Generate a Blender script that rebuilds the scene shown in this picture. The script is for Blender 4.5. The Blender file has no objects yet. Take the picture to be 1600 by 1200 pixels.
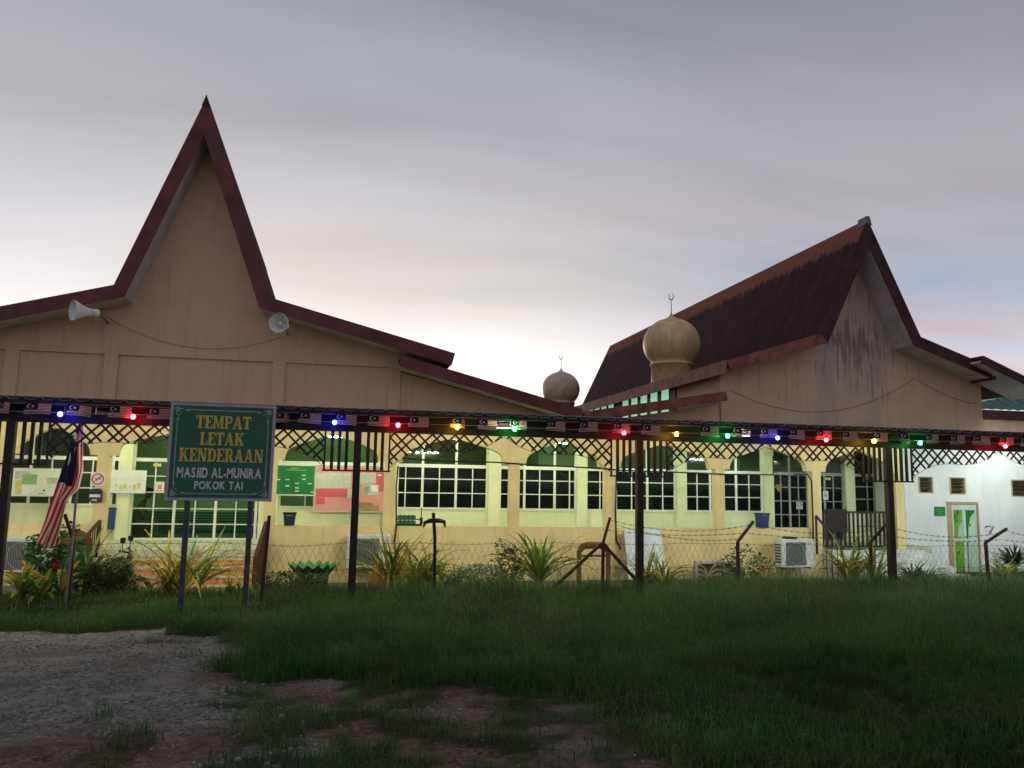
import bpy, math, random
import numpy as np
from mathutils import Vector, Matrix
random.seed(7); RNG = np.random.default_rng(11)
S = bpy.context.scene
COL = S.collection

# ---------------------------------------------------------------- camera
CAM_H, FPX = 1.6, 1231.0
_r = np.array([0.97691687, 0.04349404, 0.20914516])
_d = np.array([-0.21289073, 0.11740575, 0.96999661])
_u = np.array([0.01763422, -0.99213112, 0.12395514])
cam = bpy.data.cameras.new("camera"); camo = bpy.data.objects.new("camera", cam); COL.objects.link(camo)
cam.sensor_width = 36.0; cam.lens = FPX / 1600 * 36.0; cam.clip_end = 2000; cam.clip_start = .05
camo.matrix_world = Matrix(((_r[0], -_r[1], -_r[2], 0), (_d[0], -_d[1], -_d[2], 0), (_u[0], -_u[1], -_u[2], CAM_H), (0, 0, 0, 1)))
S.camera = camo

def at(px, py, Y):
    """measured photo point -> point on the real plane y = Y"""
    c = np.array([px - 800, py - 600, FPX]); w = (c @ _r, c @ _d, c @ _u); t = Y / w[1]
    return Vector((w[0] * t, Y, CAM_H + w[2] * t))

# ---------------------------------------------------------------- world / sun / exposure
S.view_settings.view_transform = 'Standard'; S.view_settings.look = 'None'
S.view_settings.exposure = 0; S.view_settings.gamma = 1
S.cycles.use_denoising = True
S.cycles.max_bounces = 6; S.cycles.transparent_max_bounces = 12
SUN_EL, SUN_ROT = math.radians(3), math.radians(-4)
W = bpy.data.worlds.new("World"); S.world = W; W.use_nodes = True
nt = W.node_tree; nt.nodes.clear()
def N(t, **k):
    n = nt.nodes.new(t)
    for a, b in k.items(): setattr(n, a, b)
    return n
def LK(a, b): nt.links.new(a, b)
def M_(op, a, b=None, c=None, clamp=False):
    n = N('ShaderNodeMath', operation=op); n.use_clamp = clamp
    for i, v in enumerate((a, b, c)):
        if v is None: continue
        if isinstance(v, (int, float)): n.inputs[i].default_value = v
        else: LK(v, n.inputs[i])
    return n.outputs[0]
out = N('ShaderNodeOutputWorld')
sky = N('ShaderNodeTexSky', sky_type='NISHITA'); sky.sun_disc = False
sky.sun_elevation = SUN_EL; sky.sun_rotation = SUN_ROT
bg1 = N('ShaderNodeBackground'); bg1.inputs[1].default_value = .1; LK(sky.outputs[0], bg1.inputs[0])
tc = N('ShaderNodeTexCoord'); sep = N('ShaderNodeSeparateXYZ'); LK(tc.outputs['Generated'], sep.inputs[0])
X_, Y_, Z_ = sep.outputs
zc = M_('MAXIMUM', Z_, 0.0)
den = M_('ADD', zc, .16)
comb = N('ShaderNodeCombineXYZ')
LK(M_('DIVIDE', X_, den), comb.inputs[0]); LK(M_('DIVIDE', Y_, den), comb.inputs[1])
def noise(scale, detail, sx, sy, off):
    mp = N('ShaderNodeMapping'); mp.inputs['Scale'].default_value = (sx, sy, 1); mp.inputs['Location'].default_value = off
    mp.inputs['Rotation'].default_value = (0, 0, .25)
    LK(comb.outputs[0], mp.inputs[0])
    n = N('ShaderNodeTexNoise'); n.inputs['Scale'].default_value = scale; n.inputs['Detail'].default_value = detail
    n.inputs['Roughness'].default_value = .5; n.inputs['Distortion'].default_value = .4
    LK(mp.outputs[0], n.inputs[0]); return n.outputs[0]
n1 = noise(.9, 4, .7, 1.5, (3.1, .4, 0)); n2 = noise(.55, 3, .8, 1.1, (9.2, 5.7, 0)); n3 = noise(.8, 3, .6, 1.3, (2.2, 8.7, 0)); n4 = noise(2.1, 6, .45, 1.6, (4.2, 1.7, 0))
def ramp(fac, stops):
    r = N('ShaderNodeValToRGB'); e = r.color_ramp.elements
    while len(e) < len(stops): e.new(.5)
    for i, (p, c) in enumerate(stops): e[i].position = p; e[i].color = (*c, 1)
    LK(fac, r.inputs[0]); return r.outputs[0]
zz = M_('ADD', zc, M_('ADD', M_('MULTIPLY', M_('SUBTRACT', n1, .5), .10), M_('MULTIPLY', M_('SUBTRACT', n4, .5), .22)))
glow = ramp(zz, [(0, (1.7, 1.6, 1.5)), (.15, (1.35, 1.27, 1.19)), (.20, (1.02, .96, .945)), (.27, (.78, .74, .755)), (.36, (.585, .575, .62)), (.50, (.39, .40, .45)), (1, (.28, .30, .35))])
dull = ramp(zz, [(0, (.86, .70, .72)), (.15, (.72, .63, .67)), (.22, (.46, .52, .66)), (.32, (.48, .46, .52)), (.55, (.32, .33, .38)), (1, (.27, .29, .35))])
# azimuth of the after-glow, ahead and to the left
az = N('ShaderNodeVectorMath', operation='DOT_PRODUCT'); LK(tc.outputs['Generated'], az.inputs[0]); az.inputs[1].default_value = (-.12, .99, 0)
gf = N('ShaderNodeMapRange'); gf.interpolation_type = 'SMOOTHSTEP'; LK(az.outputs['Value'], gf.inputs[0])
gf.inputs[1].default_value = .72; gf.inputs[2].default_value = .97; gf.inputs[3].default_value = 0; gf.inputs[4].default_value = 1
mx = N('ShaderNodeMixRGB'); LK(gf.outputs[0], mx.inputs[0]); LK(dull, mx.inputs[1]); LK(glow, mx.inputs[2])
val = M_('ADD', .06, M_('MULTIPLY', n1, .50)); val = M_('ADD', val, M_('MULTIPLY', n2, .50)); val = M_('ADD', val, M_('MULTIPLY', n4, .88))
m2 = N('ShaderNodeMixRGB', blend_type='MULTIPLY'); m2.inputs[0].default_value = 1
LK(mx.outputs[0], m2.inputs[1]); cv = N('ShaderNodeCombineXYZ')
for i in range(3): LK(M_('ADD', val, M_('MULTIPLY', M_('SUBTRACT', n3, .5), (.24, .04, -.24)[i])), cv.inputs[i])
LK(cv.outputs[0], m2.inputs[2])
bg2 = N('ShaderNodeBackground'); LK(m2.outputs[0], bg2.inputs[0]); bg2.inputs[1].default_value = 1.0
ms = N('ShaderNodeMixShader'); ms.inputs[0].default_value = .92
LK(bg1.outputs[0], ms.inputs[1]); LK(bg2.outputs[0], ms.inputs[2]); LK(ms.outputs[0], out.inputs[0])

sl = bpy.data.lights.new("sun", 'SUN'); sl.energy = .5; sl.angle = math.radians(12); sl.color = (1, .86, .72)
so = bpy.data.objects.new("sun", sl); COL.objects.link(so)
sd = Vector((math.sin(SUN_ROT) * math.cos(SUN_EL), math.cos(SUN_ROT) * math.cos(SUN_EL), math.sin(SUN_EL)))
so.rotation_euler = sd.to_track_quat('Z', 'Y').to_euler()

# ---------------------------------------------------------------- materials
def mat(name, col, rough=.7, var=.12, scale=6, bump=0, bscale=40, metal=0, spec=.3, col2=None, stretch=(1, 1, 1)):
    m = bpy.data.materials.new(name); m.use_nodes = True
    t = m.node_tree; b = t.nodes['Principled BSDF']
    b.inputs['Roughness'].default_value = rough; b.inputs['Metallic'].default_value = metal
    b.inputs['Specular IOR Level'].default_value = spec
    g = t.nodes.new('ShaderNodeNewGeometry') if False else t.nodes.new('ShaderNodeTexCoord')
    mp = t.nodes.new('ShaderNodeMapping'); mp.inputs['Scale'].default_value = stretch
    t.links.new(g.outputs['Object'], mp.inputs[0])
    n = t.nodes.new('ShaderNodeTexNoise'); n.inputs['Scale'].default_value = scale; n.inputs['Detail'].default_value = 5
    t.links.new(mp.outputs[0], n.inputs[0])
    r = t.nodes.new('ShaderNodeValToRGB')
    c2 = col2 or tuple(c * (1 - 2 * var) for c in col)
    c1 = col if col2 else tuple(min(1, c * (1 + var)) for c in col)
    r.color_ramp.elements[0].position = .3; r.color_ramp.elements[0].color = (*c2, 1)
    r.color_ramp.elements[1].position = .72; r.color_ramp.elements[1].color = (*c1, 1)
    t.links.new(n.outputs[0], r.inputs[0]); t.links.new(r.outputs[0], b.inputs['Base Color'])
    if bump:
        n3 = t.nodes.new('ShaderNodeTexNoise'); n3.inputs['Scale'].default_value = bscale; n3.inputs['Detail'].default_value = 4
        t.links.new(mp.outputs[0], n3.inputs[0])
        bp = t.nodes.new('ShaderNodeBump'); bp.inputs['Strength'].default_value = bump; bp.inputs['Distance'].default_value = .02
        t.links.new(n3.outputs[0], bp.inputs['Height']); t.links.new(bp.outputs[0], b.inputs['Normal'])
    return m
def emit(name, col, s):
    m = bpy.data.materials.new(name); m.use_nodes = True; b = m.node_tree.nodes['Principled BSDF']
    b.inputs['Base Color'].default_value = (*[min(1, c) for c in col], 1)
    b.inputs['Emission Color'].default_value = (*col, 1); b.inputs['Emission Strength'].default_value = s
    return m
def leafmat(name, stops, rough=.55, trans=0, dry=None):
    m = bpy.data.materials.new(name); m.use_nodes = True; t = m.node_tree; b = t.nodes['Principled BSDF']
    g = t.nodes.new('ShaderNodeNewGeometry'); r = t.nodes.new('ShaderNodeValToRGB'); e = r.color_ramp.elements
    while len(e) < len(stops): e.new(.5)
    for i, (p, c) in enumerate(stops): e[i].position = p; e[i].color = (*c, 1)
    t.links.new(g.outputs['Random Per Island'], r.inputs[0]); t.links.new(r.outputs[0], b.inputs['Base Color'])
    b.inputs['Roughness'].default_value = rough; b.inputs['Specular IOR Level'].default_value = .25
    if dry:
        n = t.nodes.new('ShaderNodeTexNoise'); n.inputs['Scale'].default_value = 1.1; n.inputs['Detail'].default_value = 4; t.links.new(g.outputs['Position'], n.inputs[0])
        q = t.nodes.new('ShaderNodeMapRange'); q.inputs[1].default_value = .46; q.inputs[2].default_value = .72; q.inputs[4].default_value = .45; t.links.new(n.outputs[0], q.inputs[0])
        mxd = t.nodes.new('ShaderNodeMixRGB'); t.links.new(q.outputs[0], mxd.inputs[0]); t.links.new(r.outputs[0], mxd.inputs[1]); mxd.inputs[2].default_value = (*dry, 1)
        n5 = t.nodes.new('ShaderNodeTexNoise'); n5.inputs['Scale'].default_value = .6; n5.inputs['Detail'].default_value = 5; t.links.new(g.outputs['Position'], n5.inputs[0])
        q5 = t.nodes.new('ShaderNodeMapRange'); q5.inputs[1].default_value = .32; q5.inputs[2].default_value = .68; q5.inputs[3].default_value = .55; q5.inputs[4].default_value = 1.6; t.links.new(n5.outputs[0], q5.inputs[0])
        hs = t.nodes.new('ShaderNodeHueSaturation'); t.links.new(q5.outputs[0], hs.inputs['Value']); t.links.new(mxd.outputs[0], hs.inputs['Color'])
        t.links.new(hs.outputs[0], b.inputs['Base Color']); r = hs
    if trans:
        o = t.nodes['Material Output']; tr = t.nodes.new('ShaderNodeBsdfTranslucent'); t.links.new(r.outputs[0], tr.inputs[0])
        mxs = t.nodes.new('ShaderNodeMixShader'); mxs.inputs[0].default_value = trans
        t.links.new(b.outputs[0], mxs.inputs[1]); t.links.new(tr.outputs[0], mxs.inputs[2]); t.links.new(mxs.outputs[0], o.inputs[0])
    return m
def glass(name, tint, through, spec=.5):
    m = bpy.data.materials.new(name); m.use_nodes = True; t = m.node_tree; t.nodes.clear()
    o = t.nodes.new('ShaderNodeOutputMaterial'); p = t.nodes.new('ShaderNodeBsdfPrincipled')
    p.inputs['Base Color'].default_value = (*tint, 1); p.inputs['Roughness'].default_value = .04; p.inputs['Specular IOR Level'].default_value = spec
    tr = t.nodes.new('ShaderNodeBsdfTransparent'); tr.inputs[0].default_value = (.9, .95, .9, 1)
    mxs = t.nodes.new('ShaderNodeMixShader'); mxs.inputs[0].default_value = through
    n = t.nodes.new('ShaderNodeTexNoise'); n.inputs['Scale'].default_value = 3
    mr = t.nodes.new('ShaderNodeMapRange'); mr.inputs[3].default_value = through - .06; mr.inputs[4].default_value = through + .06
    t.links.new(n.outputs[0], mr.inputs[0]); t.links.new(mr.outputs[0], mxs.inputs[0])
    t.links.new(p.outputs[0], mxs.inputs[1]); t.links.new(tr.outputs[0], mxs.inputs[2]); t.links.new(mxs.outputs[0], o.inputs[0])
    return m

MT = {}
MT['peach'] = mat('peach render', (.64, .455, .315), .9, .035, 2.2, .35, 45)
MT['yellow'] = mat('yellow render', (.76, .63, .31), .85, .07, 1.6, .15, 60)
MT['cream'] = mat('pale cream render', (.68, .72, .46), .85, .05, 1.4, .1, 60)
MT['white_wall'] = mat('white render', (.80, .82, .79), .85, .06, 1.0, .15, 50)
MT['ceiling'] = mat('ceiling board', (.7, .7, .58), .9, .04, 2)
MT['maroon'] = mat('maroon fascia board', (.145, .042, .045), .6, .22, 3)
MT['maroon_rust'] = mat('faded red fascia board', (.25, .085, .062), .7, .25, 4)
MT['maroon_dark'] = mat('darkened maroon board', (.065, .022, .027), .75, .3, 3)
MT['roof_l'] = mat('dull maroon roof sheet', (.055, .020, .024), .95, .2, 3, spec=.03)
MT['soffit'] = mat('grey soffit board', (.52, .49, .48), .85, .12, 2.5)
MT['dark'] = mat('dark brown painted steel', (.022, .014, .011), .55, .2, 9)
MT['rust'] = mat('rusty steel', (.07, .03, .02), .8, .3, 14)
MT['tin'] = mat('grey corrugated sheet', (.15, .145, .15), .6, .3, 2, metal=.2)
MT['tin_dark'] = mat('dark fascia', (.03, .022, .02), .6, .2, 5)
MT['alu'] = mat('white aluminium frame', (.70, .72, .66), .45, .05, 8)
MT['alu_grey'] = mat('grey aluminium frame', (.30, .33, .32), .45, .08, 8)
MT['glass_dark'] = glass('tinted glass', (.006, .010, .009), .07, .18)
MT['glass_mid'] = glass('clear transom glass', (.02, .03, .02), .72)
MT['glass_clear'] = glass('clear door glass', (.02, .03, .02), .86)
MT['green_wall'] = mat('green interior wall', (.26, .42, .19), .85, .08, 1.5)
MT['sage_wall'] = mat('sage interior wall', (.30, .42, .30), .85, .08, 1.5)
MT['bench'] = mat('dark green slats', (.02, .13, .07), .5, .15, 5)
MT['tile_orange'] = mat('orange step tiles', (.55, .30, .10), .6, .25, 9)
MT['tile_cream'] = mat('cream step tiles', (.55, .56, .38), .5, .2, 7)
MT['concrete'] = mat('concrete', (.17, .16, .14), .9, .2, 4, .3, 60)
MT['white_conc'] = mat('white step', (.62, .64, .60), .85, .12, 3, .2)
MT['gold'] = mat('tan dome paint', (.74, .55, .29), .48, .12, 3.0, metal=0, spec=.4)
MT['gold2'] = mat('blotched dome paint', (.74, .58, .40), .40, .16, 2.6, metal=.05, spec=.6, col2=(.50, .36, .21))
MT['steel'] = mat('dull steel', (.22, .22, .22), .35, .1, 8, metal=.7)
MT['horn'] = mat('white horn plastic', (.80, .80, .78), .5, .06, 6)
MT['sign_green'] = mat('dark green sign face', (.016, .115, .062), .5, .12, 3)
MT['sign_frame'] = mat('grey sign frame', (.33, .32, .37), .5, .1, 5)
MT['sign_line'] = mat('pale blue grey print', (.24, .33, .36), .5, .15, 9)
MT['sign_gold'] = mat('gold lettering', (.52, .41, .08), .5, .12, 12)
MT['sign_sil'] = mat('silver lettering', (.52, .55, .58), .5, .1, 12)
MT['slate'] = mat('slate grey post', (.05, .055, .065), .5, .2, 8)
MT['paper'] = mat('paper', (.72, .74, .70), .8, .07, 12)
MT['paper_print'] = mat('printed paper', (.60, .63, .58), .8, .14, 60, col2=(.40, .43, .38))
MT['banner'] = mat('white banner print', (.68, .72, .70), .7, .04, 5)
MT['ink'] = mat('black ink', (.02, .02, .02), .6)
MT['yellow_ink'] = mat('yellow print', (.62, .58, .22), .7)
MT['red_ink'] = mat('red print', (.50, .03, .03), .6)
MT['green_board'] = mat('green chart board', (.01, .17, .06), .6, .1, 3)
MT['pink'] = mat('faded pink baize', (.62, .22, .22), .9, .12, 2.5, col2=(.60, .30, .27))
MT['crimson'] = mat('crimson baize', (.55, .10, .13), .9, .08, 3)
MT['ply'] = mat('bare plywood', (.30, .22, .09), .9, .12, 5)
MT['blue'] = mat('blue plastic', (.02, .05, .17), .5, .15, 5)
MT['navy'] = mat('dark blue plastic', (.02, .035, .08), .5, .15, 5)
MT['mailbox'] = mat('dark grey plastic', (.035, .05, .055), .4, .15, 8)
MT['ac_white'] = mat('white appliance paint', (.62, .64, .62), .5, .06, 4)
MT['ac_grill'] = mat('dark grille', (.07, .08, .08), .6, .15, 30)
MT['white_board'] = mat('weathered white board', (.62, .70, .74), .8, .12, 2.5)
MT['tyre'] = mat('green painted tyre', (.075, .27, .06), .6, .15, 5)
MT['black'] = mat('black rubber', (.012, .012, .012), .6, .2, 8)
MT['terracotta'] = mat('brown terracotta', (.22, .085, .05), .85, .2, 5)
MT['orange_pot'] = mat('orange clay pot', (.50, .27, .06), .8, .2, 5)
MT['timber'] = mat('weathered timber', (.16, .085, .04), .85, .3, 5, .3, 30, stretch=(3, 3, .6))
MT['vent'] = mat('pale cement screen', (.44, .38, .36), .85, .12, 5)
MT['door_green'] = mat('leaf green door film', (.16, .42, .05), .35, .15, 3)
MT['door_dark'] = mat('deep green door film', (.02, .20, .05), .35, .15, 3)
MT['door_pale'] = mat('pale green door film', (.45, .66, .45), .35, .08, 2)
MT['tan_frame'] = mat('tan door frame', (.45, .35, .20), .6, .1, 5)
MT['louvre'] = mat('brown louvre glass', (.16, .13, .07), .4, .2, 6)
MT['green_sign'] = mat('small green sign', (.02, .22, .05), .6, .1, 5)
MT['green_roof'] = mat('green metal roof', (.05, .17, .12), .5, .12, 3)
MT['cord'] = mat('dark cord', (.06, .05, .045), .6)
MT['pale_cord'] = mat('pale cord', (.30, .28, .26), .6)
MT['wire'] = mat('rusty fence wire', (.05, .032, .02), .7, .2, 20)
MT['red_plastic'] = mat('maroon plastic', (.12, .008, .012), .35, .15, 6)
MT['skin'] = mat('skin', (.20, .10, .06), .6, .08, 9)
MT['shirt'] = mat('grey green shirt', (.14, .16, .11), .9, .12, 9)
MT['clerestory'] = emit('lit clerestory glass', (.36, .72, .48), .62)
MT['tube'] = emit('lit tube', (1.0, .95, .74), 600)
MT['tube_cool'] = emit('lit cool tube', (.88, 1.0, .95), 640)
MT['tube_in_cool'] = emit('lit pale verandah tube', (.80, 1.0, .82), 120)
MT['tube_out'] = emit('lit outbuilding tube', (.9, 1.0, .95), 260)
MT['tube_in'] = emit('lit verandah tube', (.93, 1.0, .70), 150)
MT['tube_room'] = emit('lit room tube', (.85, 1.0, .7), 120)
MT['pole'] = mat('grey pole', (.16, .15, .15), .5, .15, 8)
for k, c in dict(blue=(.018, .022, 1.0), red=(1.0, .010, .022), yellow=(1.0, .48, .012), green=(.010, 1.0, .11)).items():
    MT['bulb_' + k] = emit('lit %s bulb' % k, c, 120)

def streaks(key, lo, dark):
    m = MT[key]; t = m.node_tree; b = t.nodes['Principled BSDF']; src = b.inputs['Base Color'].links[0].from_socket
    tc = t.nodes.new('ShaderNodeTexCoord'); mp = t.nodes.new('ShaderNodeMapping'); mp.inputs['Scale'].default_value = (2.6, 2.6, .28); t.links.new(tc.outputs['Object'], mp.inputs[0])
    n = t.nodes.new('ShaderNodeTexNoise'); n.inputs['Scale'].default_value = 2.4; n.inputs['Detail'].default_value = 7; n.inputs['Roughness'].default_value = .62; t.links.new(mp.outputs[0], n.inputs[0])
    r = t.nodes.new('ShaderNodeMapRange'); r.inputs[1].default_value = .52; r.inputs[2].default_value = .74; r.inputs[4].default_value = lo; t.links.new(n.outputs[0], r.inputs[0])
    x = t.nodes.new('ShaderNodeMixRGB'); t.links.new(r.outputs[0], x.inputs[0]); t.links.new(src, x.inputs[1]); x.inputs[2].default_value = (*dark, 1); t.links.new(x.outputs[0], b.inputs['Base Color'])
for a_ in (('peach', .5, (.36, .24, .17)), ('yellow', .45, (.50, .36, .15)), ('cream', .35, (.48, .48, .30)), ('white_wall', .4, (.55, .57, .52)), ('soffit', .5, (.30, .27, .25)), ('gold', .5, (.34, .23, .11)), ('gold2', .4, (.40, .32, .24)), ('white_board', .5, (.40, .44, .46))): streaks(*a_)
def printmat():
    m = MT['paper_print']; t = m.node_tree; b = t.nodes['Principled BSDF']; src = b.inputs['Base Color'].links[0].from_socket
    tc = t.nodes.new('ShaderNodeTexCoord'); w = t.nodes.new('ShaderNodeTexWave'); w.bands_direction = 'Z'; w.inputs['Scale'].default_value = 9; w.inputs['Distortion'].default_value = 1.5; w.inputs['Detail Scale'].default_value = 9; t.links.new(tc.outputs['Object'], w.inputs[0])
    n = t.nodes.new('ShaderNodeTexNoise'); n.inputs['Scale'].default_value = 14; t.links.new(tc.outputs['Object'], n.inputs[0])
    q = t.nodes.new('ShaderNodeMath'); q.operation = 'MULTIPLY'; t.links.new(w.outputs[0], q.inputs[0]); t.links.new(n.outputs[0], q.inputs[1])
    r = t.nodes.new('ShaderNodeMapRange'); r.inputs[1].default_value = .38; r.inputs[2].default_value = .5; r.inputs[4].default_value = .55; t.links.new(q.outputs[0], r.inputs[0])
    x = t.nodes.new('ShaderNodeMixRGB'); t.links.new(r.outputs[0], x.inputs[0]); t.links.new(src, x.inputs[1]); x.inputs[2].default_value = (.12, .13, .13, 1); t.links.new(x.outputs[0], b.inputs['Base Color'])
printmat()
def flagmat():
    m = bpy.data.materials.new('striped flag'); m.use_nodes = True; t = m.node_tree; b = t.nodes['Principled BSDF']
    b.inputs['Roughness'].default_value = .8
    def mm(op, a, bb=None):
        n = t.nodes.new('ShaderNodeMath'); n.operation = op
        for i, v in enumerate((a, bb)):
            if v is None: continue
            if isinstance(v, (int, float)): n.inputs[i].default_value = v
            else: t.links.new(v, n.inputs[i])
        return n.outputs[0]
    uv = t.nodes.new('ShaderNodeUVMap'); sp = t.nodes.new('ShaderNodeSeparateXYZ'); t.links.new(uv.outputs[0], sp.inputs[0])
    u, v = sp.outputs[0], sp.outputs[1]
    stripe = mm('LESS_THAN', mm('FRACT', mm('MULTIPLY', v, 7.0)), .5)
    canton = mm('MULTIPLY', mm('LESS_THAN', u, .5), mm('GREATER_THAN', v, .43))
    def disc(cx, cy, r):
        dx = mm('MULTIPLY', mm('SUBTRACT', u, cx), 2.0); dy = mm('SUBTRACT', v, cy)
        return mm('LESS_THAN', mm('ADD', mm('MULTIPLY', dx, dx), mm('MULTIPLY', dy, dy)), r * r)
    moon = mm('MULTIPLY', disc(.19, .71, .20), mm('SUBTRACT', 1.0, disc(.225, .71, .165)))
    emb = mm('MAXIMUM', moon, disc(.31, .71, .10))
    def mix(f, a, bb):
        n = t.nodes.new('ShaderNodeMixRGB'); t.links.new(f, n.inputs[0])
        for i, c in ((1, a), (2, bb)):
            if isinstance(c, tuple): n.inputs[i].default_value = (*c, 1)
            else: t.links.new(c, n.inputs[i])
        return n.outputs[0]
    c = mix(stripe, (.42, .012, .018), (.58, .54, .50)); c = mix(canton, c, (.006, .008, .045)); c = mix(emb, c, (.60, .52, .30))
    t.links.new(c, b.inputs['Base Color'])
    tr = t.nodes.new('ShaderNodeBsdfTranslucent'); t.links.new(c, tr.inputs[0]); ms_ = t.nodes.new('ShaderNodeMixShader'); ms_.inputs[0].default_value = .45
    t.links.new(b.outputs[0], ms_.inputs[1]); t.links.new(tr.outputs[0], ms_.inputs[2]); t.links.new(ms_.outputs[0], t.nodes['Material Output'].inputs[0])
    return m
MT['flag'] = flagmat()

# ---------------------------------------------------------------- mesh helpers
BASE = {}
class MB:
    def __init__(s): s.v = []; s.f = []; s.uv = None
    def add(s, vs, fs):
        o = len(s.v); s.v += [tuple(map(float, p)) for p in vs]; s.f += [tuple(i + o for i in f) for f in fs]; return s
    def box(s, x0, x1, y0, y1, z0, z1):
        return s.add([(x0, y0, z0), (x1, y0, z0), (x1, y1, z0), (x0, y1, z0), (x0, y0, z1), (x1, y0, z1), (x1, y1, z1), (x0, y1, z1)],
                     [(0, 3, 2, 1), (4, 5, 6, 7), (0, 1, 5, 4), (1, 2, 6, 5), (2, 3, 7, 6), (3, 0, 4, 7)])
    def bar(s, p, q, w, h=None, up=(0, 0, 1)):
        p, q = Vector(p), Vector(q); h = h or w; d = (q - p).normalized(); u = Vector(up)
        if abs(d.dot(u)) > .97: u = Vector((0, 1, 0))
        a = d.cross(u).normalized() * w / 2; b = a.cross(d).normalized() * h / 2
        vs = [p - a - b, p + a - b, p + a + b, p - a + b, q - a - b, q + a - b, q + a + b, q - a + b]
        return s.add(vs, [(0, 1, 2, 3), (7, 6, 5, 4), (0, 4, 5, 1), (1, 5, 6, 2), (2, 6, 7, 3), (3, 7, 4, 0)])
    def tube(s, pts, r, n=6, cap=True):
        pts = [Vector(p) for p in pts]; rs = r if isinstance(r, (list, tuple)) else [r] * len(pts); vs = []; fs = []
        ref = None
        for i, p in enumerate(pts):
            d = (pts[min(i + 1, len(pts) - 1)] - pts[max(i - 1, 0)]).normalized()
            if ref is None: ref = Vector((0, 0, 1)) if abs(d.z) < .9 else Vector((1, 0, 0))
            a = d.cross(ref).normalized(); b = a.cross(d).normalized(); ref = b
            for k in range(n):
                t = 2 * math.pi * k / n; vs.append(p + (a * math.cos(t) + b * math.sin(t)) * rs[i])
        for i in range(len(pts) - 1):
            for k in range(n): fs.append((i * n + k, i * n + (k + 1) % n, (i + 1) * n + (k + 1) % n, (i + 1) * n + k))
        if cap: fs += [tuple(range(n))[::-1], tuple(range((len(pts) - 1) * n, len(pts) * n))]
        return s.add(vs, fs)
    def prism(s, poly, y0, y1):          # polygon in x,z, extruded along y
        n = len(poly); vs = [(x, y0, z) for x, z in poly] + [(x, y1, z) for x, z in poly]
        ar = sum(poly[i][0] * poly[(i + 1) % n][1] - poly[(i + 1) % n][0] * poly[i][1] for i in range(n))
        fs = [tuple(range(n)), tuple(range(n, 2 * n))[::-1]] + [(i + n, (i + 1) % n + n, (i + 1) % n, i) for i in range(n)]
        if ar < 0: fs = [f[::-1] for f in fs]
        return s.add(vs, fs)
    def prismx(s, poly, x0, x1):         # polygon in y,z, extruded along x
        n = len(poly); vs = [(x0, y, z) for y, z in poly] + [(x1, y, z) for y, z in poly]
        return s.add(vs, [tuple(range(n)), tuple(range(n, 2 * n))[::-1]] + [(i + n, (i + 1) % n + n, (i + 1) % n, i) for i in range(n)])
    def lathe(s, prof, c, n=32):
        vs = []; fs = []
        for r, z in prof:
            for k in range(n):
                t = 2 * math.pi * k / n; vs.append((c[0] + r * math.cos(t), c[1] + r * math.sin(t), c[2] + z))
        for i in range(len(prof) - 1):
            for k in range(n): fs.append((i * n + k, i * n + (k + 1) % n, (i + 1) * n + (k + 1) % n, (i + 1) * n + k))
        return s.add(vs, fs)
    def disc(s, c, r, y, n=20, thick=.004, rz=None):
        rz = rz or r
        return s.prism([(c[0] + r * math.cos(2 * math.pi * k / n), c[1] + rz * math.sin(2 * math.pi * k / n)) for k in range(n)], y - thick, y)
    def build(s, name, m, parent=None, loc=None, smooth=False, bevel=0):
        base = BASE.get(parent.name, Vector()) if parent else Vector(loc or (0, 0, 0))
        me = bpy.data.meshes.new(name)
        me.from_pydata([(x - base.x, y - base.y, z - base.z) for x, y, z in s.v], [], s.f)
        if s.uv:
            l = me.uv_layers.new(name='UVMap')
            for p in me.polygons:
                for li in p.loop_indices: l.data[li].uv = s.uv[me.loops[li].vertex_index]
        me.materials.append(MT[m] if isinstance(m, str) else m)
        if smooth: me.polygons.foreach_set('use_smooth', [True] * len(me.polygons))
        o = bpy.data.objects.new(name, me); COL.objects.link(o)
        if parent: o.parent = parent
        else: o.location = base
        BASE[o.name] = base
        if bevel:
            b = o.modifiers.new('bevel', 'BEVEL'); b.width = bevel; b.segments = 2; b.limit_method = 'ANGLE'
        return o
def tag(o, label, cat, group=None):
    o['label'] = label; o['category'] = cat
    if group: o['group'] = group
    return o
def thing(name, label, cat, loc, group=None):
    o = bpy.data.objects.new(name, None); COL.objects.link(o); o.location = loc; o.empty_display_size = .2
    BASE[o.name] = Vector(loc); return tag(o, label, cat, group)
def copy_tree(o, parent=None):
    c = o.copy(); COL.objects.link(c)
    if parent: c.parent = parent
    for ch in [x for x in COL.objects if x.parent == o]: copy_tree(ch, c)
    return c
def catenary(p, q, sag, n=14):
    p, q = Vector(p), Vector(q)
    return [p.lerp(q, i / n) - Vector((0, 0, sag * 4 * (i / n) * (1 - i / n))) for i in range(n + 1)]
def offset(line, dist):
    """open polyline in x,z moved to its right-hand side (mitred)"""
    res = []
    for i, p in enumerate(line):
        p = Vector(p); ns = []
        for a, b in ((i - 1, i), (i, i + 1)):
            if a < 0 or b >= len(line): continue
            e = (Vector(line[b]) - Vector(line[a])).normalized(); ns.append(Vector((e.y, -e.x)))
        n = sum(ns, Vector((0, 0))).normalized(); k = 1 / max(.3, n.dot(ns[0])); res.append(tuple(p + n * dist * k))
    return res

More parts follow.
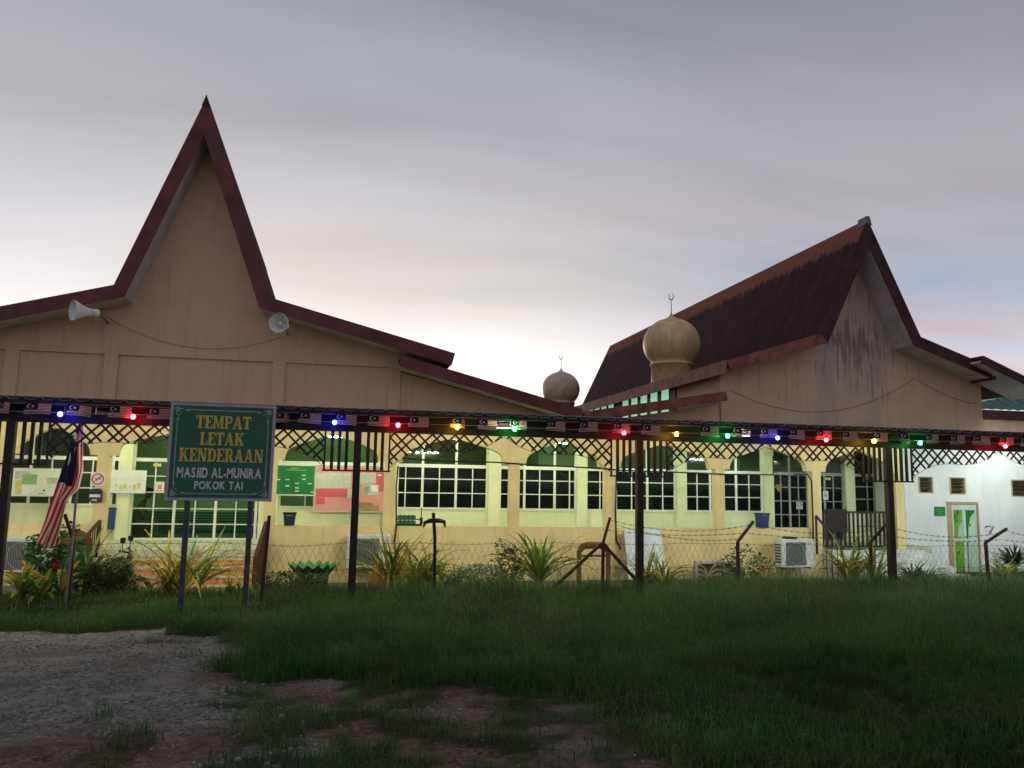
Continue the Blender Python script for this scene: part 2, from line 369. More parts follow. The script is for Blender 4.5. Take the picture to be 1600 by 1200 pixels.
# ---------------------------------------------------------------- ground
def ss(t): t = np.clip(t, 0, 1); return t * t * (3 - 2 * t)
_G = RNG.random((64, 64))
def vnoise(x, y, s):
    x = np.asarray(x) * s + 100.3; y = np.asarray(y) * s + 57.7; xi = np.floor(x).astype(int); yi = np.floor(y).astype(int)
    fx = x - xi; fy = y - yi; fx = fx * fx * (3 - 2 * fx); fy = fy * fy * (3 - 2 * fy)
    g = lambda a, b: _G[a % 64, b % 64]
    return (g(xi, yi) * (1 - fx) + g(xi + 1, yi) * fx) * (1 - fy) + (g(xi, yi + 1) * (1 - fx) + g(xi + 1, yi + 1) * fx) * fy
def gz(x, y):
    x = np.asarray(x, float); y = np.asarray(y, float)
    z = -.5 * ss((y - 4) / 9) - .25 * ss((y - 14) / 4)
    return z + ((vnoise(x, y, .8) - .5) * .06 + (vnoise(x, y, 2.7) - .5) * .03) * ss((13.3 - y) / 1.0)
BX = [(3, 2.0), (4.4, 1.95), (5.56, 1.9), (6.32, 1.41), (6.59, .68), (7.33, .05), (7.65, -.55), (8.0, -1.15), (8.5, -1.25), (9.0, -.75), (9.8, -.72), (10.6, -1.15), (11.1, -1.5), (11.45, -2.2), (11.7, -3.2), (11.85, -12), (40, -40)]
def bx(y): return np.interp(y, [a for a, b in BX], [b for a, b in BX])
def fields(x, y):
    """grass cover, gravel, red soil as 0..1 maps over the site"""
    wob = (vnoise(x, y, 1.3) - .5) * .7 + (vnoise(x, y, 4.1) - .5) * .35
    grass = ss((x - bx(y + (vnoise(x, y, 1.9) - .5) * 1.1 + (vnoise(x, y, 6.3) - .5) * .5) + wob * .9 + .15) / .4)
    patch = ss((vnoise(x, y, 1.9) * .6 + vnoise(x, y, 5.3) * .4 - .56) / .1) * ss((x + 1.7) / .8) * ss((7.6 - y) / .8)
    patch2 = ss((vnoise(x, y, 2.3) * .5 + vnoise(x, y, 6.1) * .5 - .69) / .06)
    soilz = ss((x + .35 + (vnoise(x, y, 2.2) - .5) * .9) / .45) * ss((7.3 - y + (vnoise(x, y, 1.7) - .5) * .8) / .5)
    red = soilz + .8 * np.exp(-(((x + .9) / .5) ** 2 + ((y - 7.7) / .9) ** 2) * 1.6) + 1.1 * np.exp(-(((x + 1.4) / .75) ** 2 + ((y - 5.25) / .32) ** 2) * 1.2) + .6 * ss((vnoise(x, y, 1.15) - .66) / .1)
    patch = np.maximum(patch, ss((vnoise(x, y, 2.6) * .55 + vnoise(x, y, 7.3) * .45 - .47) / .1) * ss((x + .75) / .35) * ss((7.4 - y) / .5) * .9 * (1 - .93 * np.exp(-(((x - 1.15) / .6) ** 2 + ((y - 5.15) / .75) ** 2) ** 2)))
    grass = grass * (1 - .9 * np.exp(-(((x - 1.2) / .65) ** 2 + ((y - 5.15) / .8) ** 2) ** 2))
    red = np.clip(red * (.55 + vnoise(x, y, 3.3) * .9), 0, 1)
    return np.clip(np.maximum(grass, np.maximum(patch * .8, patch2 * .4)), 0, 1), 1 - grass, red
xs = np.concatenate([[-400, -200, -100, -50, -25, -14], np.arange(-9, 17, .09), [18, 22, 28, 40, 70, 130, 250, 420]])
ys = np.concatenate([[-300, -120, -40, -12, -3, 0, 2], np.arange(3, 15, .075), np.arange(15, 20, .5), [21, 25, 32, 45, 70, 120, 220, 500]])
gx, gy = np.meshgrid(xs, ys); nx, ny = len(xs), len(ys)
me = bpy.data.meshes.new('ground')
P = np.stack([gx.ravel(), gy.ravel(), gz(gx, gy).ravel()], 1)
idx = np.arange(nx * ny).reshape(ny, nx)
F = np.stack([idx[:-1, :-1], idx[:-1, 1:], idx[1:, 1:], idx[1:, :-1]], -1).reshape(-1, 4)
me.from_pydata(P.tolist(), [], F.tolist()); me.polygons.foreach_set('use_smooth', [True] * len(me.polygons))
ca = me.color_attributes.new('cover', 'FLOAT_COLOR', 'POINT')
fg, fv, fr = fields(gx.ravel(), gy.ravel())
ca.data.foreach_set('color', np.stack([fg, fv, fr, np.ones_like(fg)], 1).ravel())
def groundmat():
    m = bpy.data.materials.new('ground'); m.use_nodes = True; t = m.node_tree; b = t.nodes['Principled BSDF']; b.inputs['Roughness'].default_value = .95
    b.inputs['Specular IOR Level'].default_value = .1
    g = t.nodes.new('ShaderNodeNewGeometry'); at_ = t.nodes.new('ShaderNodeAttribute'); at_.attribute_name = 'cover'
    sp = t.nodes.new('ShaderNodeSeparateColor'); t.links.new(at_.outputs[0], sp.inputs[0])
    def nz(s, d=6):
        n = t.nodes.new('ShaderNodeTexNoise'); n.inputs['Scale'].default_value = s; n.inputs['Detail'].default_value = d; t.links.new(g.outputs['Position'], n.inputs[0]); return n.outputs[0]
    def rp(f, a, bb, p0=.35, p1=.65):
        r = t.nodes.new('ShaderNodeValToRGB'); r.color_ramp.elements[0].color = (*a, 1); r.color_ramp.elements[1].color = (*bb, 1)
        r.color_ramp.elements[0].position = p0; r.color_ramp.elements[1].position = p1; t.links.new(f, r.inputs[0]); return r.outputs[0]
    def mix(f, a, bb):
        n = t.nodes.new('ShaderNodeMixRGB'); t.links.new(f, n.inputs[0]); t.links.new(a, n.inputs[1]); t.links.new(bb, n.inputs[2]); return n.outputs[0]
    vo = t.nodes.new('ShaderNodeTexVoronoi'); vo.inputs['Scale'].default_value = 34; t.links.new(g.outputs['Position'], vo.inputs[0])
    grav = rp(vo.outputs['Color'], (.10, .092, .082), (.27, .25, .222), .2, .8)
    sand = rp(nz(2.2), (.14, .128, .112), (.25, .235, .21))
    grav = mix(rp(nz(1.7), (0, 0, 0), (1, 1, 1), .42, .58), sand, grav)
    red = rp(nz(14, 9), (.070, .042, .034), (.165, .100, .080))
    soil = rp(nz(5), (.010, .012, .006), (.026, .026, .013))
    redg = rp(vo.outputs['Color'], (.055, .032, .026), (.20, .125, .105), .2, .8); red = mix(rp(nz(3), (0, 0, 0), (1, 1, 1), .4, .6), red, redg)
    c = mix(sp.outputs[2], grav, red); c = mix(sp.outputs[0], c, soil)
    t.links.new(c, b.inputs['Base Color'])
    bp = t.nodes.new('ShaderNodeBump'); bp.inputs['Strength'].default_value = .9; bp.inputs['Distance'].default_value = .02
    ad = t.nodes.new('ShaderNodeMath'); ad.operation = 'SUBTRACT'; t.links.new(nz(30), ad.inputs[0]); t.links.new(vo.outputs['Distance'], ad.inputs[1])
    t.links.new(ad.outputs[0], bp.inputs['Height']); t.links.new(bp.outputs[0], b.inputs['Normal'])
    return m
me.materials.append(groundmat())
go = bpy.data.objects.new('ground', me); COL.objects.link(go); go['kind'] = 'structure'

def in_view(x, y, pad=1.5):
    # generous wedge of ground round the view
    return (x > -y * .42 - pad) & (x < y * 1.02 + pad)
# gravel stones
n = 70000
sx = RNG.uniform(-6, 2.2, n); sy = RNG.uniform(4.2, 12.2, n); a, b_, c_ = fields(sx, sy)
keep = in_view(sx, sy) & (RNG.random(n) < b_ * (1 - a) * np.clip(.15 + 1.3 * ss((vnoise(sx, sy, 1.1) * .6 + vnoise(sx, sy, 3.7) * .4 - .38) / .25), 0, 1) * (1 - .86 * c_))
sx, sy = sx[keep], sy[keep]; n = len(sx)
ico = np.array([(-.53, .85, 0), (.53, .85, 0), (-.53, -.85, 0), (.53, -.85, 0), (0, -.53, .85), (0, .53, .85), (0, -.53, -.85), (0, .53, -.85), (.85, 0, -.53), (.85, 0, .53), (-.85, 0, -.53), (-.85, 0, .53)])
icf = np.array([(0, 11, 5), (0, 5, 1), (0, 1, 7), (0, 7, 10), (0, 10, 11), (1, 5, 9), (5, 11, 4), (11, 10, 2), (10, 7, 6), (7, 1, 8), (3, 9, 4), (3, 4, 2), (3, 2, 6), (3, 6, 8), (3, 8, 9), (4, 9, 5), (2, 4, 11), (6, 2, 10), (8, 6, 7), (9, 8, 1)])
sz = (.004 + .019 * RNG.random(n) ** 3) * (1 - .45 * np.clip(fields(sx, sy)[2], 0, 1))
V = ico[None] * (sz[:, None, None] * RNG.uniform(.6, 1.3, (n, 1, 3))) * RNG.uniform(.75, 1.2, (n, 12, 1))
th = RNG.uniform(0, 6.28, n); cs, sn = np.cos(th)[:, None], np.sin(th)[:, None]
V = np.stack([V[..., 0] * cs - V[..., 1] * sn, V[..., 0] * sn + V[..., 1] * cs, V[..., 2] * .7], -1)
V += np.stack([sx, sy, gz(sx, sy) + sz * .25], -1)[:, None]
me = bpy.data.meshes.new('gravel'); me.from_pydata(V.reshape(-1, 3).tolist(), [], (icf[None] + 12 * np.arange(n)[:, None, None]).reshape(-1, 3).tolist())
me.materials.append(leafmat('gravel stones', [(0, (.11, .10, .088)), (.5, (.20, .185, .162)), (.985, (.28, .262, .235)), (1, (.24, .13, .10))], .9))
o = bpy.data.objects.new('gravel', me); COL.objects.link(o); o['kind'] = 'stuff'

# grass
def blades(n, xr, yr, hfun, name, stops, wid=(.004, .009), weight=None):
    x = RNG.uniform(*xr, n); y = RNG.uniform(*yr, n); w, _, _ = fields(x, y) if weight is None else (weight(x, y), 0, 0)
    w = w * (.25 + .75 * ss((vnoise(x, y, 3.1) * .5 + vnoise(x, y, 1.1) * .5 - .25) / .3))
    k = in_view(x, y) & (RNG.random(n) < w); x, y = x[k], y[k]; n = len(x)
    hgt = hfun(x, y) * RNG.uniform(.45, 1.15, n); th = RNG.uniform(0, 6.28, n); ln = hgt * RNG.uniform(.15, 1.15, n)
    wd = RNG.uniform(*wid, n); dx, dy = np.cos(th), np.sin(th); px, py = -dy * wd / 2, dx * wd / 2
    z = gz(x, y) - .01; b = np.stack([x, y, z], -1)
    side = np.stack([px, py, np.zeros(n)], -1)
    mid = b + np.stack([dx * ln * .35, dy * ln * .35, hgt * RNG.uniform(.5, .72, n)], -1); tip = b + np.stack([dx * ln, dy * ln, hgt * RNG.uniform(.75, 1.0, n)], -1)
    V = np.stack([b - side, b + side, mid + side * .8, mid - side * .8, tip], 1)
    o5 = 5 * np.arange(n)[:, None]
    me = bpy.data.meshes.new(name)
    me.from_pydata(V.reshape(-1, 3).tolist(), [], (o5 + np.array([0, 1, 2, 3])).tolist() + (o5 + np.array([3, 2, 4])).tolist())
    me.materials.append(leafmat(name, stops, .6, .4, (.085, .075, .030)))
    o = bpy.data.objects.new(name, me); COL.objects.link(o); o['kind'] = 'stuff'; return o
def gh(x, y):
    edge = x - bx(y)                                     # distance inside the thick grass
    h = .11 + .20 * ss(edge / .5) * ss((y - 6.0) / 1.2) + .10 * ss((y - 8) / 4) * ss((x + .6) / 2)
    h = h + .06 * ss((y - 12) / 1.5) * ss((x + 1.5) / 1.5) + .10 * ss((x - 3) / 4) + .12 * np.exp(-((x + .9) ** 2 + (y - 8.1) ** 2) * 2)
    h = np.where((x < -.6) & (y > 11.2), .24, h)
    h = np.where(y > 13.9, np.minimum(h, .3), h)
    return h * (.35 + .65 * vnoise(x, y, 1.6) + .7 * vnoise(x, y, 4.3) ** 2 + .45 * ss((vnoise(x, y, 7.1) - .70) / .1))
GR = [(0, (.014, .054, .011)), (.45, (.030, .118, .019)), (.75, (.052, .146, .025)), (.93, (.095, .108, .034)), (1, (.17, .14, .06))]
blades(560000, (-7, 17), (4, 15.5), gh, 'grass', GR, (.0028, .0068))
def gw(x, y): return np.clip(fields(x, y)[0], 0, 1) * ss((x - .2) / 2) * ss((y - 5) / 3)
blades(16000, (-1, 17), (5, 14.5), lambda x, y: gh(x, y) * 1.5, 'seeding_grass', [(0, (.05, .05, .02)), (.6, (.08, .07, .03)), (1, (.16, .13, .06))], (.003, .005), gw)

# broad leaved weeds among the grass
n = 5000; x = RNG.uniform(-4, 16, n); y = RNG.uniform(4.5, 13.6, n); w = fields(x, y)[0] * ss((vnoise(x, y, 2.1) * .6 + vnoise(x, y, 6.7) * .4 - .5) / .15)
k_ = in_view(x, y) & (RNG.random(n) < w); x, y = x[k_], y[k_]; vs = []; fs = []
for a, b in zip(x, y):
    zb = float(gz(a, b)); hh = random.uniform(.03, .13)
    for q in range(random.randint(3, 7)):
        t = random.uniform(0, 6.28); L_ = random.uniform(.02, .05); w_ = L_ * random.uniform(.35, .6); d = Vector((math.cos(t), math.sin(t), random.uniform(-.2, .6))); sd_ = Vector((-d.y, d.x, random.uniform(-.3, .3))).normalized()
        p0 = Vector((a, b, zb + hh * random.uniform(.4, 1))); o4 = len(vs); vs += [tuple(p0), tuple(p0 + d * L_ * .5 + sd_ * w_ / 2), tuple(p0 + d * L_), tuple(p0 + d * L_ * .5 - sd_ * w_ / 2)]; fs.append((o4, o4 + 1, o4 + 2, o4 + 3))
me = bpy.data.meshes.new('broadleaf_weeds'); me.from_pydata(vs, [], fs); me.materials.append(leafmat('broadleaf weeds', [(0, (.012, .04, .01)), (.6, (.028, .075, .018)), (1, (.06, .10, .03))], .7, .3))
o = bpy.data.objects.new('broadleaf_weeds', me); COL.objects.link(o); o['kind'] = 'stuff'

k = MB()
for i in range(30):
    x0 = -9 + i * .93; k.box(x0, x0 + .918, 13.74 + random.uniform(-.008, .008), 13.93, -.75, -.435 + random.uniform(-.006, .006))
ko = k.build('kerb', 'concrete', bevel=.012); ko['kind'] = 'structure'
p = MB().box(-20, 19, 17.6, 18.9, -1.2, -.735); po = p.build('apron_pavement', 'concrete'); po['kind'] = 'structure'

# ---------------------------------------------------------------- the two mosque halls
YO, YI, YF = 18.8, 21.3, 18.0
FLOOR, ZT = .03, 3.25
hallL = thing('mosque_hall', 'tan mosque hall with a tall narrow spire gable and two white horns, left', 'mosque', (-3.3, YO, -.75))
hallR = thing('mosque_hall', 'tan mosque hall with long dark maroon roof and stained gable, right, carrying two domes', 'mosque', (13.5, YO, -.75))

def roof(root, line, y0, y1, fas, depth=.36, roofm='maroon', name='roof'):
    m = MB(); o = offset(line, .07); m.prism(line + o[::-1], y0, y1); rf = m.build(name, roofm, root)
    a = offset(line, .004); b = offset(line, depth); m = MB(); m.prism(a + b[::-1], y0 - .035, y0 - .003); m.build('fascia', fas, root)
    a = offset(line, depth - .08); b = offset(line, depth - .03); m = MB(); m.prism(a + b[::-1], y0 + .002, YO + .02); m.build('soffit', 'soffit', root)
    return rf
# roof with a rusty ridge band
def roofmat():
    m = mat('weathered maroon roof sheet', (.050, .022, .028), .9, .2, 3, stretch=(1, 1, .12), spec=.08); t = m.node_tree; b = t.nodes['Principled BSDF']
    src = b.inputs['Base Color'].links[0].from_socket
    tc = t.nodes.new('ShaderNodeTexCoord'); sp = t.nodes.new('ShaderNodeSeparateXYZ'); t.links.new(tc.outputs['Object'], sp.inputs[0])
    mp = t.nodes.new('ShaderNodeMapping'); mp.inputs['Scale'].default_value = (.3, 2.6, .25); t.links.new(tc.outputs['Object'], mp.inputs[0])
    n = t.nodes.new('ShaderNodeTexNoise'); n.inputs['Scale'].default_value = 3; n.inputs['Detail'].default_value = 5; t.links.new(mp.outputs[0], n.inputs[0])
    ad = t.nodes.new('ShaderNodeMath'); ad.operation = 'MULTIPLY_ADD'; t.links.new(n.outputs[0], ad.inputs[0]); ad.inputs[1].default_value = .9; t.links.new(sp.outputs[2], ad.inputs[2])
    mr = t.nodes.new('ShaderNodeMapRange'); mr.inputs[1].default_value = 9.34; mr.inputs[2].default_value = 9.48; t.links.new(ad.outputs[0], mr.inputs[0])
    mx = t.nodes.new('ShaderNodeMixRGB'); t.links.new(mr.outputs[0], mx.inputs[0]); t.links.new(src, mx.inputs[1]); mx.inputs[2].default_value = (.21, .078, .055, 1)
    t.links.new(mx.outputs[0], b.inputs['Base Color']); 
    wv = t.nodes.new('ShaderNodeTexWave'); wv.bands_direction = 'Y'; wv.inputs['Scale'].default_value = 2.2; wv.inputs['Distortion'].default_value = 0; t.links.new(tc.outputs['Object'], wv.inputs[0])
    bp = t.nodes.new('ShaderNodeBump'); bp.inputs['Strength'].default_value = .5; bp.inputs['Distance'].default_value = .03
    t.links.new(wv.outputs[0], bp.inputs['Height']); t.links.new(bp.outputs[0], b.inputs['Normal'])
    return m
MT['roof_r'] = roofmat()
# ridge at z 8.79 -> object z 9.54
LL = [(-13.5, 3.2), (-7.05, 5.05), (-4.91, 5.66), (-3.3, 10.12), (-1.67, 5.6), (2.51, 4.56)]
roof(hallL, LL, YF, 33, 'maroon', .30, 'roof_l')
LL2 = [(1.28, 4.46), (5.62, 3.37)]
roof(hallL, LL2, YF + .02, 30, 'maroon', .27, 'roof_l', 'lower_roof')
m = MB(); m.add([(-3.385, YF - .06, 9.90), (-3.215, YF - .06, 9.90), (-3.3, YF - .06, 10.17), (-3.385, 33.0, 9.90), (-3.215, 33.0, 9.90), (-3.3, 33.0, 10.17)], [(0, 1, 2), (0, 2, 5, 3), (1, 4, 5, 2)])
m.build('ridge_cap', 'tin_dark', hallL)
LR = [(9.38, 4.74), (12.03, 5.58), (13.56, 8.79), (15.04, 5.66), (17.3, 4.92)]
YR1 = 38.7
m = MB(); o_ = offset(LR, .07); m.prism(LR + o_[::-1], YF, YR1); m.build('roof', 'roof_r', hallR)
a = offset(LR, .004); b = offset(LR, .30)
m = MB(); m.prism(a[1:] + b[1:][::-1], YF - .035, YF - .003); m.build('fascia', 'maroon_dark', hallR)
m = MB(); m.prism(a[:2] + b[:2][::-1], YF - .04, YF - .006); m.build('fascia', 'maroon_rust', hallR)
a = offset(LR, .22); b = offset(LR, .27); m = MB(); m.prism(a + b[::-1], YF + .002, YO + .02); m.build('soffit', 'soffit', hallR)
for xe, s in ((9.38, -1), (17.3, 1)):
    z0 = 4.74 if s < 0 else 4.92
    m = MB(); m.box(min(xe, xe + s * .03), max(xe, xe + s * .03), YF - .04, YR1, z0 - .32, z0 + .01); m.build('eaves_fascia', 'maroon_rust' if s < 0 else 'maroon', hallR)
m = MB(); m.add([(13.46, YF - .06, 8.62), (13.67, YF - .06, 8.62), (13.60, YF - .06, 8.86), (13.52, YF - .06, 8.86), (13.46, YF + .3, 8.62), (13.67, YF + .3, 8.62), (13.60, YF + .3, 8.86), (13.52, YF + .3, 8.86)], [(0, 1, 2, 3), (0, 3, 7, 4), (3, 2, 6, 7), (1, 5, 6, 2)])
m.build('ridge_cap', 'tin', hallR)
roof(hallR, [(5.66, 3.31), (9.36, 3.96)], YF + .03, 30, 'maroon_rust', .24, 'maroon_rust', 'lower_roof')
roof(hallR, [(16.6, 5.17), (18.7, 4.36)], YF - .4, 30, 'maroon_dark', .22, 'maroon_dark', 'lower_roof')

# gable walls
def stainmat():
    m = mat('stained peach render', (.64, .455, .315), .9, .05, 2.0, .35, 45); t = m.node_tree; b = t.nodes['Principled BSDF']
    src = b.inputs['Base Color'].links[0].from_socket
    tc = t.nodes.new('ShaderNodeTexCoord'); sp = t.nodes.new('ShaderNodeSeparateXYZ'); t.links.new(tc.outputs['Object'], sp.inputs[0])
    def mm(op, a, bb=None, cl=False):
        n = t.nodes.new('ShaderNodeMath'); n.operation = op; n.use_clamp = cl
        for i, v in enumerate((a, bb)):
            if v is None: continue
            if isinstance(v, (int, float)): n.inputs[i].default_value = v
            else: t.links.new(v, n.inputs[i])
        return n.outputs[0]
    def nz(sx, sz, s, d=5):
        mp = t.nodes.new('ShaderNodeMapping'); mp.inputs['Scale'].default_value = (sx, 1, sz); t.links.new(tc.outputs['Object'], mp.inputs[0])
        n = t.nodes.new('ShaderNodeTexNoise'); n.inputs['Scale'].default_value = s; n.inputs['Detail'].default_value = d; t.links.new(mp.outputs[0], n.inputs[0]); return n.outputs[0]
    def bell(v, c, w): return mm('SUBTRACT', 1.0, mm('ABSOLUTE', mm('DIVIDE', mm('SUBTRACT', v, c), w)))
    x, z = sp.outputs[0], sp.outputs[2]
    reg = mm('MULTIPLY', mm('MAXIMUM', bell(x, .15, 1.9), 0.0), mm('MAXIMUM', bell(z, 6.25, 1.6), 0.0))
    dark = mm('MULTIPLY', mm('SUBTRACT', mm('ADD', nz(5.5, .7, 1.6, 6), mm('MULTIPLY', reg, .30)), .64), 9.0, True)
    pale = mm('MULTIPLY', mm('SUBTRACT', mm('ADD', nz(1.3, .5, .7, 3), mm('MULTIPLY', mm('MAXIMUM', bell(x, .2, 2.6), 0.0), .22)), .58), 6.0, True)
    pale = mm('MULTIPLY', pale, .8)
    m1 = t.nodes.new('ShaderNodeMixRGB'); t.links.new(pale, m1.inputs[0]); t.links.new(src, m1.inputs[1]); m1.inputs[2].default_value = (.43, .36, .35, 1)
    m2 = t.nodes.new('ShaderNodeMixRGB'); t.links.new(mm('MULTIPLY', dark, .85), m2.inputs[0]); t.links.new(m1.outputs[0], m2.inputs[1]); m2.inputs[2].default_value = (.20, .155, .15, 1)
    t.links.new(m2.outputs[0], b.inputs['Base Color']); return m
MT['peach_stain'] = stainmat(); streaks('peach_stain', .5, (.36, .25, .19))
ZB = 4.27
uL = offset(LL, .25)
gab = [(-13.4, ZB), *[q for q in uL if q[1] > ZB and q[0] > -10], (1.33, 4.55), (1.33, ZB)]
gab = [(-10, ZB)] + [(-10, 3.95 + .33)] + [q for q in uL[1:5]] + [(1.33, 4.66), (1.33, ZB)]
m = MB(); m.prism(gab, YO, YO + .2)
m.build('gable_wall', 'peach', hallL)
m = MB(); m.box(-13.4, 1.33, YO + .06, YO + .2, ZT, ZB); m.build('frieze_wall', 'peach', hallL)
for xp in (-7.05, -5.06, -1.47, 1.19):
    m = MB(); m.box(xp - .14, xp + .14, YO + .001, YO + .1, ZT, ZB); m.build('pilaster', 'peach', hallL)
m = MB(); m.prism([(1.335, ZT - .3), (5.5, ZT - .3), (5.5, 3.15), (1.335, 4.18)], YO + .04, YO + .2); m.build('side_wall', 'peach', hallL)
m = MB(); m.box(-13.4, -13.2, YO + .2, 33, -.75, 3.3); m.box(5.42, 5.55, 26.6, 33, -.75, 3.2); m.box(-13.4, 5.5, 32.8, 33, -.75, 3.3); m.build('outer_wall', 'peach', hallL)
uR = offset(LR, .245)
gabR = [(9.62, ZT - .5), (9.62, uR[0][1] + .05)] + [tuple(q) for q in uR[1:4]] + [(17.62, 4.6), (17.62, ZT - .05), (15.0, ZT - .05), (15.0, ZT - .5)]
m = MB(); m.prism(gabR, YO + .0, YO + .2); m.build('gable_wall', 'peach_stain', hallR)
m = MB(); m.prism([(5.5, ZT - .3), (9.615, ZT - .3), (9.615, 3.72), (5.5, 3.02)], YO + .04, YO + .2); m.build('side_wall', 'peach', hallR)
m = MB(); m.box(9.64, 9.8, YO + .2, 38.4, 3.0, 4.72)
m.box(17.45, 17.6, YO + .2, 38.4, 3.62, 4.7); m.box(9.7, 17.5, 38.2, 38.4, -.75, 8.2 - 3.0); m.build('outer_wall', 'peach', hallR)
m = MB(); m.prism([(12.2, 5.2), (14.9, 5.2), (13.56, 8.6)], 38.2, 38.38); m.build('gable_wall', 'peach', hallR)
# clerestory band on the valley side: lit panes between dark piers
m = MB(); m.box(9.60, 9.64, 21.6, 34, 3.5, 4.70); m.build('clerestory_frame', 'tin_dark', hallR)
ypos = [22.08, 22.95, 23.8, 24.65, 25.5, 27.0, 27.8, 28.6, 29.4, 30.2, 31.6, 32.6]
for y in ypos:
    m = MB(); m.box(9.585, 9.60, y, y + .52, 3.75, 4.66); m.build('clerestory_window', 'clerestory', hallR)

# domes on the wing roof
def dome(y, mt):
    c = (10.35, y, 5.0); s = 1.0
    prof = [(.66, -.45), (.66, .42), (.70, .43), (.70, .47), (.66, .50)]
    for i in range(17):
        t = -.78 + i * (1.571 + .40) / 16
        prof.append((.92 * math.cos(t) if t < 1.19 else max(.0, .92 * math.cos(t)), 1.14 + .86 * math.sin(t)))
    prof = [q for q in prof if q[1] < 1.93]
    prof += [(.29, 1.95), (.18, 1.99), (.09, 2.05), (.04, 2.13), (.02, 2.18)]
    m = MB(); m.lathe(prof, c, 40); d = m.build('dome', mt, hallR, smooth=True)
    f = MB(); f.tube([(c[0], y, c[2] + 2.15), (c[0], y, c[2] + 2.62)], [.016, .011], 8)
    arc = []
    for i in range(13):
        t = math.radians(-250 + i * 320 / 12 - 0); arc.append((c[0] + .085 * math.cos(t) * .9, y, c[2] + 2.73 + .12 * math.sin(t)))
    f.tube(arc, [.004 + .014 * math.sin(math.pi * i / 12) for i in range(13)], 6)
    f.build('finial', 'steel', d)
dome(23.55, 'gold'); dome(36.7, 'gold2')

# arcade --------------------------------------------------------------------
PX = [-9.4, -7.05, -5.05, -1.52, 1.165, 4.165, 6.6, 9.57, 12.34, 14.85]
PW = .125
for x in PX:
    r = hallL if x < 5.4 else hallR
    m = MB(); m.box(x - PW, x + PW, YO - .004, YO + .22, -.76, ZT); m.build('pillar', 'yellow', r)
def bay(xa, xb):
    l, r_, xm = xa + PW, xb - PW, (xa + xb) / 2; hw = (xb - xa) / 2
    pts = [(l, ZT - .002), (r_, ZT - .002)]
    half = [(0, 2.03), (.15, 2.03), (.155, 2.09), (.17, 2.16), (.20, 2.225), (.25, 2.285), (.33, 2.33)]
    mid = []
    x0, z0 = half[-1]; L = hw - PW
    for i in range(1, 9):
        t = i / 8; mid.append((x0 + (L - x0) * t, z0 + (2.64 - z0) * (t ** .85)))
    path = half + mid
    pts += [(r_ - a, z) for a, z in path]; pts += [(l + a, z) for a, z in path[::-1][1:]]
    m = MB(); m.prism(pts, YO, YO + .2); return m
for xa, xb in zip(PX[:-1], PX[1:]):
    bay(xa, xb).build('arch', 'yellow', hallL if xb < 5 else hallR)
m = MB(); m.box(14.975, 17.6, YO, YO + .2, -.75, ZT - .001)
# side wing wall beyond last pillar is the open return; keep narrow
for xa, xb in zip(PX[:-1], PX[1:]):
    if xa in (-5.05, 12.34): continue
    m = MB(); m.box(xa + PW, xb - PW, YO + .01, YO + .17, -.76, .545)
    m.build('parapet', 'yellow', hallL if xb < 5 else hallR)
# raised panel lines on the right parapets
for xa, xb in zip(PX[5:8], PX[6:9]):
    m = MB(); m.box(xa + PW + .1, xb - PW - .25, YO - .006, YO + .01, .31, .335); m.build('moulding', 'yellow', hallR)
m = MB(); m.box(-13.2, 5.4, YO + .22, YI, FLOOR - .15, FLOOR); m.build('verandah_floor', 'tile_cream', hallL)
m = MB(); m.box(5.4, 15.94, YO + .22, YI, FLOOR - .15, FLOOR); m.build('verandah_floor', 'tile_cream', hallR)
m = MB(); m.box(-13.2, 5.4, YO + .2, YI, 3.02, 3.1); m.build('verandah_ceiling', 'ceiling', hallL)
m = MB(); m.box(5.4, 15.94, YO + .2, YI, 3.02, 3.1); m.build('verandah_ceiling', 'ceiling', hallR)
# inner wall
IP = [(-5.31, -5.02), (-1.93, -1.5), (1.16, 1.5), (3.96, 4.28), (6.47, 6.75), (9.44, 9.74), (12.18, 12.49), (14.86, 15.18)]
for a, b in IP:
    m = MB(); m.box(a, b, YI - .14, YI + .12, FLOOR, 3.02); m.build('inner_pillar', 'cream', hallL if b < 5 else hallR)
SILL = .90
def window(root, a, b, z0, z1, step, off, hz, lower, upper, frame='alu', thick=2, y=YI):
    m = MB(); y0, y1 = y - .03, y + .04
    m.box(a, b, y0, y1, z0 - .05, z0); m.box(a, b, y0, y1, z1, z1 + .05)
    m.box(a, a + .05, y0, y1, z0, z1); m.box(b - .05, b, y0, y1, z0, z1)
    m.box(a + .05, b - .05, y0 - .01, y1 + .01, 1.96, 2.05)
    k = 0; x = a + off
    while x < b - .1:
        tk = .032 if k % thick == thick - 1 else .014
        m.box(x - tk, x + tk, y0 + .006, y1 - .006, z0, 1.96)
        if k % thick == thick - 1: m.box(x - .032, x + .032, y0 + .006, y1 - .006, 2.05, z1)
        x += step; k += 1
    for h in hz: m.box(a + .05, b - .05, y0 + .012, y1 - .012, h - .013, h + .013)
    w = m.build('window' if z0 > .3 else 'door', frame, root)
    p = MB(); p.box(a + .05, b - .05, y + .002, y + .010, z0, 1.96); p.build('pane', lower, w)
    p = MB(); p.box(a + .05, b - .05, y + .002, y + .010, 2.05, z1); p.build('transom_pane', upper, w)
    return w
HZ = (1.283, 1.657)
ZW = 2.72
def sillwall(root, a, b, m_='cream'):
    MB().box(a, b, YI, YI + .12, FLOOR, SILL - .05).build('inner_wall', m_, root); MB().box(a, b, YI, YI + .12, ZW + .05, 3.02).build('inner_wall', m_, root)
sillwall(hallL, -13.2, -5.31); window(hallL, -9.0, -5.31, SILL, ZW, .46, .3, HZ, 'glass_mid', 'glass_mid')
m = MB(); m.box(-13.2, -9.0, YI, YI + .12, SILL - .05, ZW + .05); m.build('inner_wall', 'cream', hallL)
